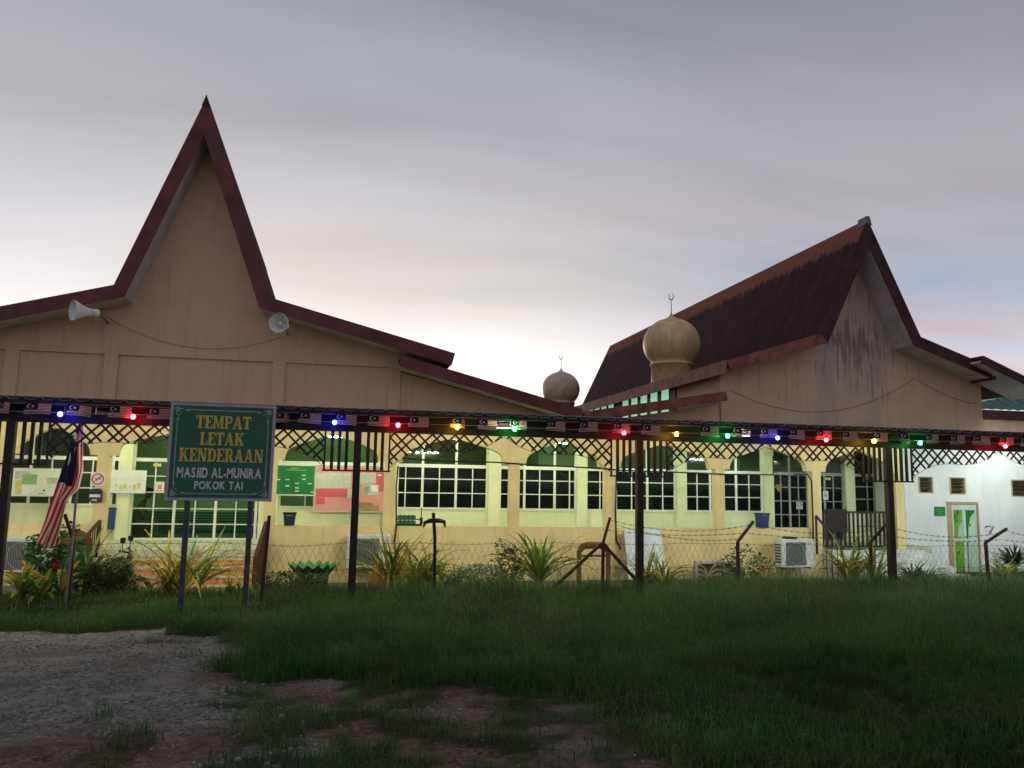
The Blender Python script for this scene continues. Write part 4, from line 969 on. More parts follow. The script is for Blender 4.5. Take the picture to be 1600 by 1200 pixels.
for tx, (pa, pb), (pt, pbm) in (('TEMPAT', (306, 392), (650, 670)), ('LETAK', (312, 381), (676, 696)), ('KENDERAAN', (279, 411), (701, 722))):
    xa, za = onboard(pa, pbm); xb, _ = onboard(pb, pbm); _, zb = onboard((pa + pb) / 2, pt); _, za = onboard((pa + pb) / 2, pbm)
    slab(tx, (xa + xb) / 2, za, zb - za, xb - xa)
def sans(text, pa, pb, pt, pbm):
    x = 0; V_, F_ = [], []
    for ch in text:
        if ch == ' ': x += .34; continue
        cu = bpy.data.curves.new('t', 'FONT'); cu.body = ch; cu.extrude = .02; cu.offset = .032
        ob_ = bpy.data.objects.new('t', cu); COL.objects.link(ob_); bpy.context.view_layer.update()
        me_ = bpy.data.meshes.new_from_object(ob_.evaluated_get(bpy.context.evaluated_depsgraph_get())); bpy.data.objects.remove(ob_)
        vs = [tuple(v.co) for v in me_.vertices]; x0_ = min(v[0] for v in vs); w = max(v[0] for v in vs) - x0_; ya, yb_ = min(v[1] for v in vs), max(v[1] for v in vs)
        fy = (lambda y: y) if ch == '-' else (lambda y: (y - ya) / (yb_ - ya) * .72)
        o_ = len(V_); V_ += [(x + a - x0_, fy(b), c) for a, b, c in vs]; F_ += [tuple(q + o_ for q in p.vertices) for p in me_.polygons]; x += w + .085
    xa, _ = onboard(pa, pbm); xb, _ = onboard(pb, pbm); _, zb = onboard((pa + pb) / 2, pt); _, za = onboard((pa + pb) / 2, pbm); kx = (xb - xa) / (x - .085); kz = (zb - za) / .72
    m = MB(); m.add([(xa + a * kx, yb - .004 - c * .15, za + b * kz) for a, b, c in V_], F_); m.build('lettering', 'sign_sil', sg)
sans('MASJID AL-MUNIRA', 276, 408, 731, 747); sans('POKOK TAI', 303, 379, 752, 765)

# ---------------------------------------------------------------- fence
FY = 13.84
fn = thing('chain_link_fence', 'rusty chain link fence with cranked posts and barbed wire, along the kerb', 'fence', (4, FY, -.44))
ztop = lambda x: .555 - .05 * math.exp(-((x + .75) / .35) ** 2) + .012 * math.sin(x * 2.1) + .01 * math.sin(x * 5.3) - max(0, x - 7) * .006
m = MB(); p_ = .115; nr = 8
x = -4.0
def tri(m, a, b, r=.0022):
    a, b = Vector(a), Vector(b); d = (b - a).normalized(); u = Vector((0, 1, 0)); s = d.cross(u).normalized()
    o3 = [u * r, s * r * .87 - u * r * .5, -s * r * .87 - u * r * .5]
    m.add([a + q for q in o3] + [b + q for q in o3], [(0, 1, 4, 3), (1, 2, 5, 4), (2, 0, 3, 5)])
while x < 16.5:
    for s in (1, -1):
        pr_ = None
        for j in range(nr + 1):
            xx = x + s * p_ / 2 * (j - nr); zt = ztop(xx); zb_ = -.43; z = zb_ + (zt - zb_) * j / nr
            cur = (xx + .004 * math.sin(7 * xx + j), FY + (.008 if j % 2 else -.008) * s, z)
            if pr_ and xx > -4.1: tri(m, pr_, cur)
            pr_ = cur
    x += p_
m.build('mesh', 'wire', fn)
m = MB(); 
for zz_ in (.0, .40): m.tube([(-4 + .3 * i, FY - .012, ztop(-4 + .3 * i) - .03 - zz_ * 1.1) for i in range(68)], .003, 4)
m.build('line_wire', 'wire', fn)
def fpost(x, top, tilt, lean=0, w=.05, mt='rust', z0=-.55):
    m = MB(); a = (x - lean * 0, FY + .03, z0); b = (x + lean, FY + .03, .56); m.bar(a, b, w, w)
    if top: m.bar(b, top, w * .95, w * .95)
    return m.build('post', mt, fn)
fpost(-4.06, (-4.22, FY + .0, .98), 0)
m = MB(); m.bar((-1.17, FY + .03, -.55), (-1.11, FY + .03, .98), .055); m.build('post', 'rust', fn)
m = MB(); m.bar((1.69, FY + .03, -.55), (1.67, FY + .03, .6), .05); m.bar((1.67, FY + .03, .6), (1.63, FY + .03, 1.05), .055)
pl_ = at(680, 815, FY)
m.tube([(1.63 - .17, FY - .01, .80), (1.63 - .15, FY - .01, .88), (1.63 - .06, FY - .01, .915), (1.63 + .09, FY - .01, .92), (1.63 + .19, FY - .01, .90), (1.63 + .21, FY - .01, .80)], [.012, .035, .045, .045, .04, .012], 6); m.build('post', 'dark', fn)
fpost(4.72, (4.86, FY, 1.0), 0, .02)
fpost(7.40, (7.72, FY, .95), 0); fpost(10.24, (10.6, FY, .92), 0); fpost(12.93, (13.4, FY, .84), 0, -.03)
m = MB(); m.bar((4.72, FY + .05, .53), (3.62, FY + .06, -.42), .055, .05); m.build('brace', 'rust', fn)
m = MB(); m.bar((4.74, FY + .05, .53), (5.45, FY + .06, -.2), .05, .05); m.build('brace', 'rust', fn)
m = MB()
tops = [(4.86, 1.0), (7.72, .95), (10.6, .92), (13.4, .84), (16.2, .8)]
def barb(m, p, q, sag):
    c = catenary(p, q, sag, 22); m.tube(c, .0035, 4)
    for i in range(1, 22):
        v_ = c[i]; m.bar(v_ + Vector((-.018, 0, .02)), v_ + Vector((.018, 0, -.02)), .004); m.bar(v_ + Vector((-.016, 0, -.02)), v_ + Vector((.016, .0, .02)), .004)
for (a, za), (b, zb) in zip(tops[:-1], tops[1:]):
    barb(m, (a, FY - .02, za - .05), (b, FY - .02, zb - .05), .16); barb(m, (a - .15, FY - .01, za - .22), (b - .15, FY - .01, zb - .22), .07)
barb(m, (5.0, FY - .015, .86), (7.45, FY - .015, .62), .12)
m.build('barbed_wire', 'wire', fn)

# ---------------------------------------------------------------- flag pole
fp = thing('flag_pole', 'thin grey flag pole standing by the left fence post', 'pole', (-4.0, FY - .1, -.5))
pa, pb = at(112, 860, FY - .1), at(130, 650, FY - .1)
m = MB(); m.tube([(pa.x - .03, FY - .1, -.55), pa, pb, pb + (pb - pa) * .05], .019, 8); m.build('pole', 'pole', fp)
fl = MB(); vs = []; fs = []; uv = []; NU, NV = 26, 18
LE = [(0, 124, 660), (.18, 110, 688), (.38, 99, 728), (.58, 88, 770), (.8, 74, 812), (1, 57, 850)]
RE = [(0, 130, 662), (.18, 129, 700), (.36, 131, 736), (.50, 126, 764), (.62, 108, 782), (.8, 98, 820), (1, 87, 856)]
def edge(tb, t): return at(np.interp(t, [q[0] for q in tb], [q[1] for q in tb]), np.interp(t, [q[0] for q in tb], [q[2] for q in tb]), FY - .14)
for i in range(NU + 1):
    u = i / NU; a_, b_ = edge(LE, u), edge(RE, u)
    for j in range(NV + 1):
        v_ = j / NV; q = b_.lerp(a_, v_)
        f_ = .055 * math.sin(v_ * 11 + u * 3.5) * min(1, .15 + u * 2) + .02 * math.sin(v_ * 7 - u * 9)
        q.y = FY - .16 - f_; q.x += .014 * math.sin(v_ * 14 + u * 5); q.z += .02 * math.sin(v_ * 9 + 1) * u
        vs.append(tuple(q)); uv.append((u, v_))
for i in range(NU):
    for j in range(NV): a = i * (NV + 1) + j; fs.append((a, a + 1, a + NV + 2, a + NV + 1))
fl.add(vs, fs); fl.uv = uv
o = fl.build('national_flag', 'flag', loc=(pb.x - .2, FY - .12, pb.z - 1.6), smooth=True); tag(o, 'large striped flag hanging limp from the grey pole at left', 'flag')

# ---------------------------------------------------------------- horns and wires on the gables
def horn(label, c, dirv):
    t = thing('horn_speaker', label, 'loudspeaker', c, 'horn loudspeakers on the gable'); d = Vector(dirv).normalized(); c = Vector(c)
    R_ = d.to_track_quat('Z', 'Y').to_matrix()
    def lat(prof, n=24):
        m = MB(); m.lathe(prof, (0, 0, 0), n); m.v = [tuple(R_ @ (Vector(p) * .86) + c) for p in m.v]; return m
    lat([(.25, .30), (.255, .29), (.22, .21), (.16, .10), (.11, -.02), (.085, -.14), (.0, -.14)]).build('bell', 'horn', t, smooth=True)
    lat([(.0, -.30), (.085, -.30), (.09, -.28), (.09, -.15), (.0, -.145)], 16).build('driver', 'horn', t, smooth=True)
    lat([(.0, .20), (.04, .20), (.05, .17), (.03, .05), (.0, .0)], 14).build('phasing_plug', 'horn', t, smooth=True)
    m = MB(); b = c - d * .22; m.bar(b, (b.x + .0, YO + .0, b.z - .05), .035); m.build('bracket', 'steel', t)
horn('white horn loudspeaker pointing left, on the left shoulder of the gable', at(134, 487, 17.75), (-.80, -.60, -.06))
horn('white horn loudspeaker facing the viewer, on the right shoulder of the gable', at(441, 507, 17.75), (-.25, -.97, -.04))
m = MB(); m.tube(catenary(at(158, 490, YO - .05), at(452, 522, YO - .05), .55), .004, 4); tag(m.build('speaker_cable', 'cord', loc=at(300, 560, YO - .05)), 'thin cable sagging between the two horn loudspeakers', 'cable')
m = MB(); m.tube(catenary(at(1142, 610, YO - .03), at(1430, 590, YO - .03), .75) + catenary(at(1430, 590, YO - .03), at(1535, 632, YO - .03), .15)[1:], .0045, 4)
tag(m.build('wall_cable', 'cord', loc=at(1280, 640, YO - .03)), 'thin cable sagging across the stained gable wall', 'cable')
# black conduit along the arcade
m = MB(); yy = YO - .04
def run(pts): m.tube([at(a, b, yy) for a, b in pts], .02, 6)
run([(628, 716), (700, 721), (770, 722), (830, 726), (920, 731), (975, 735), (1060, 738), (1130, 741), (1208, 742), (1208, 712)])
run([(622, 728), (619, 760), (619, 826), (616, 850)]); run([(963, 742), (962, 800), (963, 845), (970, 858)]); run([(1240, 741), (1262, 741), (1268, 752), (1270, 800), (1271, 850)])
tag(m.build('conduit', 'black', loc=(4, yy, 2)), 'black conduit strung along the yellow arcade and down its pillars', 'pipe')

# ---------------------------------------------------------------- notices, boxes, signs on the arcade
def quad(x0, x1, z0, z1, y, t=.02): m = MB(); m.box(x0, x1, y - t, y, z0, z1); return m
def rect(pa, pb, Y): a, b = at(*pa, Y), at(*pb, Y); return min(a.x, b.x), max(a.x, b.x), min(a.z, b.z), max(a.z, b.z)
def board(name, label, cat, pa, pb, Y, face, papers, t=.03, frame=None):
    r = rect(pa, pb, Y); th_ = thing(name, label, cat, ((r[0] + r[1]) / 2, Y, r[2])); quad(*r, Y, t).build('board', face, th_)
    if frame:
        m = MB(); x0, x1, z0, z1 = r; q = .03
        m.box(x0 - q, x1 + q, Y - t - .01, Y, z1, z1 + q); m.box(x0 - q, x1 + q, Y - t - .01, Y, z0 - q, z0); m.box(x0 - q, x0, Y - t - .01, Y, z0, z1); m.box(x1, x1 + q, Y - t - .01, Y, z0, z1); m.build('frame', frame, th_)
    for i, (a, b, mt, nm) in enumerate(papers):
        rr = rect(a, b, Y); m = MB(); m.box(rr[0], rr[1], Y - t - .004 - .001 * i, Y - t, rr[2], rr[3]); m.build(nm, mt, th_)
    return th_
YN = YI - .16
board('chart_board', 'green organisation chart board with small white name strips', 'notice board', (430, 727), (491, 773), YN, 'green_board',
      [((454, 731), (468, 732), 'yellow_ink', 'lettering'), ((448, 734), (478, 735.2), 'yellow_ink', 'lettering')] + [((a, b), (a + 6, b + 1.6), 'paper', 'name_strip') for a, b in ((472, 742), (472, 748), (432, 748.5), (446, 748.5), (461, 754.5), (481, 755), (446, 758.5), (461, 761.5), (461, 766.3), (485, 768.3))]
      + [((458, 738), (458.6, 772), 'bench', 'line'), ((443, 742), (443.5, 766), 'bench', 'line')], frame='alu')
board('notice_board', 'faded pink notice board with sheets of paper, behind the second post', 'notice board', (494, 729), (600, 799), YN, 'pink',
      [((494, 764), (547, 777), 'crimson', 'baize_patch'), ((494, 777), (507, 788), 'crimson', 'baize_patch'), ((587, 739), (600, 768), 'crimson', 'baize_patch'), ((494, 738.5), (511, 763), 'paper_print', 'sheet'), ((512, 738.5), (530, 763), 'paper_print', 'sheet'), ((530.5, 738.5), (548, 763), 'paper_print', 'sheet'), ((561, 738.5), (573, 756), 'paper_print', 'sheet'), ((573.5, 738.5), (587, 755), 'paper_print', 'sheet'),
       ((567, 757), (591, 774), 'paper_print', 'sheet'), ((543, 764), (562, 779), 'paper_print', 'sheet'), ((568, 759), (576, 772), 'alu_grey', 'picture'), ((580, 758), (590, 768), 'paper', 'picture'), ((590, 741), (596, 743.5), 'paper', 'name_strip'), ((556, 790), (592, 798), 'ply', 'bare_patch'), ((560, 785), (582, 790), 'ply', 'bare_patch')], frame='soffit')
board('notice_board', 'pale notice board covered with paper sheets, right of the leftmost post', 'notice board', (24, 733), (90, 774), YN, 'banner',
      [((25, 736), (48, 749), 'paper_print', 'sheet'), ((25, 750), (34, 772), 'yellow_ink', 'sheet'), ((35, 759), (58, 773), 'paper', 'sheet'), ((36, 741), (58, 757), 'green_wall', 'baize_patch'), ((60, 735), (74, 772), 'paper', 'sheet'), ((75, 746), (90, 756), 'paper_print', 'sheet'), ((61, 771), (72, 772), 'ink', 'lettering'), ((68, 765), (71, 767.5), 'ink', 'lettering')], frame='alu')
board('paper_banner', 'white paper banner with pale yellow print tied across the cream pillar', 'banner', (166, 734), (227, 771), YI - .2, 'banner',
      [((176, 749), (225, 750), 'paper_print', 'fold')] + [((180 + 7 * i, 755 + (i * 3) % 5), (184 + 7 * i, 760 + (i * 5) % 7), 'yellow_ink', 'lettering') for i in range(6)], t=.012)
# no smoking sign
def nosmoke(label, cx, cz, Y, s, red):
    t = thing('no_smoking_sign', label, 'sign', (cx, Y, cz), None)
    m = MB(); m.box(cx - s, cx + s, Y - .006, Y, cz - s, cz + s); m.build('plate', 'paper', t)
    ring = MB(); n = 28; vs = []; fs = []
    for k in range(n):
        a = 2 * math.pi * k / n
        for r_ in (s * .86, s * .68): vs.append((cx + r_ * math.cos(a), Y - .009, cz + r_ * math.sin(a)))
    for k in range(n): a, b = 2 * k, 2 * ((k + 1) % n); fs.append((a, a + 1, b + 1, b))
    ring.add(vs, fs); q = s * .52; ring.bar((cx - q, Y - .0115, cz - q), (cx + q, Y - .0115, cz + q), s * .14, .002, up=(0, 1, 0)); ring.build('ring', red, t)
    m = MB(); m.box(cx - s * .45, cx + s * .30, Y - .0085, Y - .0065, cz - s * .05, cz + s * .09); m.box(cx + s * .34, cx + s * .48, Y - .0085, Y - .0065, cz - s * .05, cz + s * .09); m.bar((cx + s * .42, Y - .0075, cz + s * .12), (cx + s * .3, Y - .0075, cz + s * .4), s * .06, .002, up=(0, 1, 0)); m.build('cigarette', 'ink', t)
p = at(153, 748.5, YO - .005); nosmoke('red ringed no smoking sign on the yellow pillar above the letter box', p.x, p.z, YO - .005, .145, 'red_ink')
p = at(1249, 790, YI - .05); nosmoke('small black ringed sign on the dark glass door at right', p.x, p.z, YI - .05, .10, 'ink')
p = at(1290, 774, YI - .05); t = thing('door_notice', 'white notice with pink square and black caption on the right glass door', 'notice', p)
MB().box(p.x - .09, p.x + .09, p.y - .004, p.y, p.z - .13, p.z + .13).build('sheet', 'paper', t); MB().box(p.x - .045, p.x + .045, p.y - .007, p.y - .0045, p.z - .05, p.z + .05).build('print', 'pink', t)
p = at(250, 761, YI - .05); t = thing('door_notice', 'white notice sheet on the entrance glass just left of the green sign', 'notice', p)
MB().box(p.x - .12, p.x + .10, p.y - .004, p.y, p.z - .14, p.z + .13).build('sheet', 'paper', t); MB().box(p.x - .05, p.x + .04, p.y - .007, p.y - .0045, p.z - .05, p.z + .05).build('print', 'pink', t); MB().box(p.x - .1, p.x + .08, p.y - .007, p.y - .0045, p.z - .10, p.z - .085).build('line', 'red_ink', t)
r = rect((240, 724), (252, 729), YI - .05); tag(quad(*r, YI - .05, .004).build('yellow_sticker', 'yellow_ink', loc=(r[0], YI - .05, r[2])), 'small yellow sticker on the entrance glass, left of the green sign', 'sticker')
r = rect((1210, 755), (1224, 770), YI - .05); cx, cz = (r[0] + r[1]) / 2, (r[2] + r[3]) / 2
m = MB(); m.prism([(cx - .11, cz + .1), (cx + .11, cz + .1), (cx + .08, cz - .03), (cx, cz - .12), (cx - .08, cz - .03)], YI - .056, YI - .05); tag(m.build('door_emblem', 'ply', loc=(cx, YI - .05, cz)), 'dull olive triangular emblem on the right glass door', 'emblem')
r = rect((1289, 746), (1298, 750), YI - .05); tag(quad(*r, YI - .05, .004).build('yellow_sticker', 'yellow_ink', loc=(r[0], YI - .05, r[2])), 'small yellow sticker high on the right glass door', 'sticker')
# letter box
r = rect((142, 763), (160, 784), YO - .005); t = thing('letter_box', 'dark grey letter box with white label on the yellow pillar', 'letter box', ((r[0] + r[1]) / 2, YO, r[2]))
m = MB(); x0, x1, z0, z1 = r; m.prism([(x0, z0), (x1, z0), (x1, z1 - .06), (x1 - .05, z1), (x0 + .05, z1), (x0, z1 - .06)], YO - .12, YO - .005); m.build('body', 'mailbox', t, bevel=.01)
m = MB(); m.box(x0 + .02, x1 - .02, YO - .125, YO - .121, z0 + .10, z0 + .16); m.box(x0 + .07, x1 - .08, YO - .125, YO - .121, z0 + .025, z0 + .05); m.build('label_plate', 'paper', t)
m = MB(); m.box(x0 - .006, x1 + .006, YO - .135, YO - .118, z0 + .19, z0 + .205); m.build('flap', 'black', t)
# blue bins
def bluebin(label, pa, pb, Y, mt, lidm):
    r = rect(pa, pb, Y); x0, x1, z0, z1 = r; t = thing('blue_bin', label, 'bin', ((x0 + x1) / 2, Y, z0), None)
    m = MB(); q = .025; m.add([(x0 + q, Y - .2, z0), (x1 - q, Y - .2, z0), (x1 - q, Y, z0), (x0 + q, Y, z0), (x0, Y - .22, z1 - .04), (x1, Y - .22, z1 - .04), (x1, Y, z1 - .04), (x0, Y, z1 - .04)], [(0, 3, 2, 1), (4, 5, 6, 7), (0, 1, 5, 4), (1, 2, 6, 5), (2, 3, 7, 6), (3, 0, 4, 7)]); m.build('body', mt, t, bevel=.008)
    m = MB(); m.box(x0 - .015, x1 + .015, Y - .235, Y + .01, z1 - .039, z1); m.build('lid', lidm, t, bevel=.006)
    m = MB(); m.box((x0 + x1) / 2 - .06, (x0 + x1) / 2 + .06, Y - .232, Y - .222, z1 - .075, z1 - .06); m.build('handle', 'alu_grey', t)
bluebin('dark blue bin standing on the parapet below the green chart board', (444, 800), (462, 820), YO + .14, 'navy', 'black')
bluebin('blue box on the wall between the letter box and the entrance door', (164, 793), (181, 826), YI - .02, 'blue', 'blue')
bluebin('blue box on the parapet left of the dark glass doors', (1179, 801), (1196, 824), YO + .14, 'blue', 'navy')
r = rect((620, 800), (654, 819), YO + .1); t = thing('slipper_rack', 'low dark rack with green baskets on the parapet at the conduit', 'rack', ((r[0] + r[1]) / 2, YO + .1, .55)); x0, x1, z0, z1 = r; z0 = .547
m = MB(); m.box(x0, x1 + .08, YO + .02, YO + .16, z0, z0 + .04); m.box(x0, x1 + .04, YO + .02, YO + .16, z0 + .14, z0 + .16); m.box(x1 + .03, x1 + .09, YO + .02, YO + .16, z0 + .04, z0 + .19); m.box(x1 + .05, x1 + .07, YO + .09, YO + .11, z0 + .19, z0 + .42); m.build('frame', 'black', t)
for i, z in enumerate((z0 + .045, z0 + .165)):
    m = MB()
    for k in range(9): m.box(x0 + .02 + k * .048, x0 + .06 + k * .048, YO + .03, YO + .15, z, z + .075 + .012 * (k % 2))
    m.build('basket', 'bench' if i == 0 else 'green_board', t)

# ---------------------------------------------------------------- air conditioners
def aircon(label, x, y, z, w, h, rz=0, dark=False):
    t = thing('air_conditioner', label, 'air conditioner', (0, 0, 0), 'outdoor air conditioner units'); d = .32
    m = MB(); m.box(-w / 2, w / 2, -d / 2, d / 2, 0, h); m.build('casing', 'ac_white', t, bevel=.015)
    gx0, gx1 = -w / 2 + .12, w / 2 - .26; m = MB(); m.box(gx0, gx1, -d / 2 - .006, -d / 2 - .001, .05, h - .08); g = m.build('grille', 'ac_grill', t)
    m = MB(); cx = (gx0 + gx1) / 2; n = 24; rr = min(gx1 - gx0, h - .13) / 2 * .95
    for k in range(18): xx = gx0 + (gx1 - gx0) * (k + .5) / 18; m.box(xx - .004, xx + .004, -d / 2 - .012, -d / 2 - .007, .06, h - .09)
    m.build('grille_bar', 'alu_grey', g)
    m = MB(); m.tube([(cx + rr * math.cos(2 * math.pi * k / n), -d / 2 - .014, h / 2 - .015 + rr * math.sin(2 * math.pi * k / n)) for k in range(n + 1)], .008, 5, False); m.build('fan_ring', 'alu_grey', g)
    m = MB()
    for k in range(7): m.box(-w / 2 - .004, -w / 2 - .001, -d / 2 + .04, d / 2 - .04, .1 + k * (h - .2) / 7, .1 + k * (h - .2) / 7 + .045)
    m.build('side_vent', 'ac_grill', t)
    m = MB(); m.box(w / 2 - .22, w / 2 - .1, -d / 2 - .004, -d / 2 - .001, h - .13, h - .10); m.build('label_plate', 'pink' if not dark else 'alu_grey', t)
    for s in (-1, 1): m = MB(); m.bar((s * (w / 2 - .12), -d / 2 + .02, -.02), (s * (w / 2 - .12), d / 2 + .1, -.02), .04, .035); m.build('bracket', 'rust', t)
    t.location = (x, y, z); t.rotation_euler = (0, 0, rz); return t
aircon('white outdoor air conditioner right of the second post, lower left', .72, 18.52, -.36, .98, .72)
aircon('white outdoor air conditioner on the wall left of the white side steps', 11.42, 18.46, -.40, .98, .70, .10)
aircon('shaded outdoor air conditioner low at the left edge behind the leftmost post', at(42, 860, 18.4).x, 18.52, -.42, 1.0, .70, -.2, True)
m = MB(); m.lathe([(.0, 0), (.17, 0), (.19, .02), (.16, .045), (.0, .05)], (11.3, 18.46, .303), 16); tag(m.build('black_lid', 'black', loc=(11.3, 18.46, .3)), 'black lid lying on top of the right air conditioner', 'lid')  # flat black lid resting on the casing

# yard objects
m = MB(); a, b, c, d = at(975, 828, 18.55), at(1031, 826, 18.55), at(1044, 905, 17.95), at(983, 905, 17.95)
m.add([a, b, c, d] + [q + Vector((0, .035, .01)) for q in (a, b, c, d)], [(0, 3, 2, 1), (4, 5, 6, 7), (0, 1, 5, 4), (1, 2, 6, 5), (2, 3, 7, 6), (3, 0, 4, 7)])
tag(m.build('leaning_board', 'white_board', loc=(d.x, 18, -.75)), 'weathered white board leaning on the yellow parapet behind the middle post', 'board')
# cement ventilation screen
t = thing('vent_screen', 'pale cement screen with curved leaf openings leaning on the yellow wall', 'screen', (9.3, 18.35, -.75)); r = rect((1086, 877), (1161, 912), 18.35); x0, x1, z0, z1 = r
m = MB(); q = .06
m.box(x0, x1, 18.31, 18.4, z1 - q, z1); m.box(x0, x1, 18.31, 18.4, z0, z0 + q); m.box(x0, x0 + q, 18.31, 18.4, z0 + q, z1 - q); m.box(x1 - q, x1, 18.31, 18.4, z0 + q, z1 - q); m.build('frame', 'vent', t)
m = MB()
for i in range(2):
    hw = (x1 - x0 - 2 * q) / 4; cx = x0 + q + hw * (2 * i + 1)
    for sg_ in (-1, 1):
        for kk in (1.0, .7, .42): m.tube([(cx + sg_ * hw * (1 - math.cos(t_ * math.pi / 16)) * .97, 18.35 + .004 * sg_, z0 + q + (z1 - z0 - 2 * q) * kk * math.sin(t_ * math.pi / 16) * .97) for t_ in range(9)], .018, 5)
m.build('tracery', 'vent', t)
m = MB(); m.box(x0 + .01, x1 - .01, 18.42, 18.45, z0, z1 - .01); m.build('backing', 'timber', t)
# timber arch frame
t = thing('timber_frame', 'brown rounded timber frame standing behind the braced fence post', 'frame', (6.05, 17.9, -.75))
za = at(927, 852, 17.9); xl, xr = at(902, 900, 17.9).x, at(953, 900, 17.9).x; zt_ = za.z
for x in (xl + .04, xr - .04): m = MB(); m.tube([(x, 17.9, -.76), (x, 17.9, zt_ - .12)], .06, 8); m.build('leg', 'timber', t)
m = MB(); m.tube([(xl + .05, 17.9, zt_ - .12), (xl + .12, 17.9, zt_ - .03), (xl + .25, 17.9, zt_), (xr - .25, 17.9, zt_), (xr - .12, 17.9, zt_ - .03), (xr - .05, 17.9, zt_ - .12)], [.07, .08, .08, .08, .08, .07], 8); m.build('top_rail', 'timber', t)
m = MB(); m.tube([(xl + .1, 17.88, zt_ - .24), (xr - .1, 17.88, zt_ - .24)], .025, 6); m.build('cross_bar', 'rust', t)
# tyre planters
def tyre(label, px_, Y, r_, z):
    c = at(px_, 880, Y); t = thing('tyre_planter', label, 'planter', (c.x, Y, z), 'green cut tyre planters'); n = 16
    m = MB(); vs = []; fs = []
    for k in range(2 * n):
        a = math.pi * k / n; up = .34 if k % 2 else .24; fl_ = 1.25 if k % 2 else 1.12
        for rr, zz_ in ((.72, 0), (.85, .12), (fl_, up), (fl_ - .06, up - .01), (.78, .12)): vs.append((c.x + r_ * rr * math.cos(a), Y + r_ * rr * math.sin(a), z + zz_ * r_ * 2))
    for k in range(2 * n):
        a, b = 5 * k, 5 * ((k + 1) % (2 * n))
        for j in range(4): fs.append((a + j, b + j, b + j + 1, a + j + 1))
    m.add(vs, fs); m.build('rim', 'tyre', t)
    m = MB()
    for k in range(7):
        a = math.radians(200 + k * 23.3); q = Vector((c.x + r_ * 1.10 * math.cos(a), Y + r_ * 1.10 * math.sin(a), z + .38 * r_)); tg = Vector((-math.sin(a), math.cos(a), 0)); up = Vector((math.cos(a) * .45, math.sin(a) * .45, .89)); out_ = Vector((math.cos(a), math.sin(a), -.4)) * .012
        s = 1 if k % 2 else -1; dv = (tg * .8 * s + up * .6).normalized(); nv = up.cross(tg).cross(dv) if False else (up * .8 - tg * .6 * s).normalized()
        L_ = r_ * .22; w2 = r_ * .075; m.add([q - dv * L_ + out_, q + nv * w2 + out_ * 1.4, q + dv * L_ + out_, q - nv * w2 + out_ * 1.4], [(0, 1, 2, 3)])
    m.build('leaf_motif', 'black', t)
    m = MB(); m.lathe([(.0, .2 * r_), (.8 * r_, .2 * r_)], (c.x, Y, z), 18); m.build('soil', 'terracotta', t)
    m = MB(); m.lathe([(.66 * r_, -.28), (.74 * r_, 0), (.70 * r_, .02), (.0, .02)], (c.x, Y, z), 18); m.build('stand', 'terracotta', t)
tyre('green cut tyre planter with leaf motif, left of the second post', 490, 17.4, .44, -.44)
tyre('green cut tyre planter half hidden by yellow leaves, right of the air conditioner', 662, 17.6, .42, -.46)
c = at(606, 893, 17.2); m = MB(); m.lathe([(.25, -.30), (.36, -.12), (.40, .06), (.38, .16), (.34, .20), (.31, .18), (.0, .12)], (c.x, 17.2, -.42), 24); tag(m.build('clay_pot', 'orange_pot', loc=(c.x, 17.2, -.72), smooth=True), 'orange clay pot in front of the left air conditioner', 'pot')
c = at(119, 852, 18.3); m = MB(); R_ = Vector((.25, -.95, .1)).to_track_quat('Z', 'Y').to_matrix(); mm2 = MB(); mm2.lathe([(0, 0), (.15, .02), (.25, .06), (.31, .11), (.30, .115), (.24, .075), (0, .02)], (0, 0, 0), 24); mm2.v = [tuple(R_ @ Vector(q) + c) for q in mm2.v]
t = thing('satellite_dish', 'round rusty red dish behind the left stair railing', 'dish', (c.x, 18.3, -.7)); mm2.build('bowl', 'terracotta', t, smooth=True); m.tube([(c.x, 18.33, c.z - .05), (c.x, 18.5, -.76)], .025, 6); m.build('stand', 'rust', t)

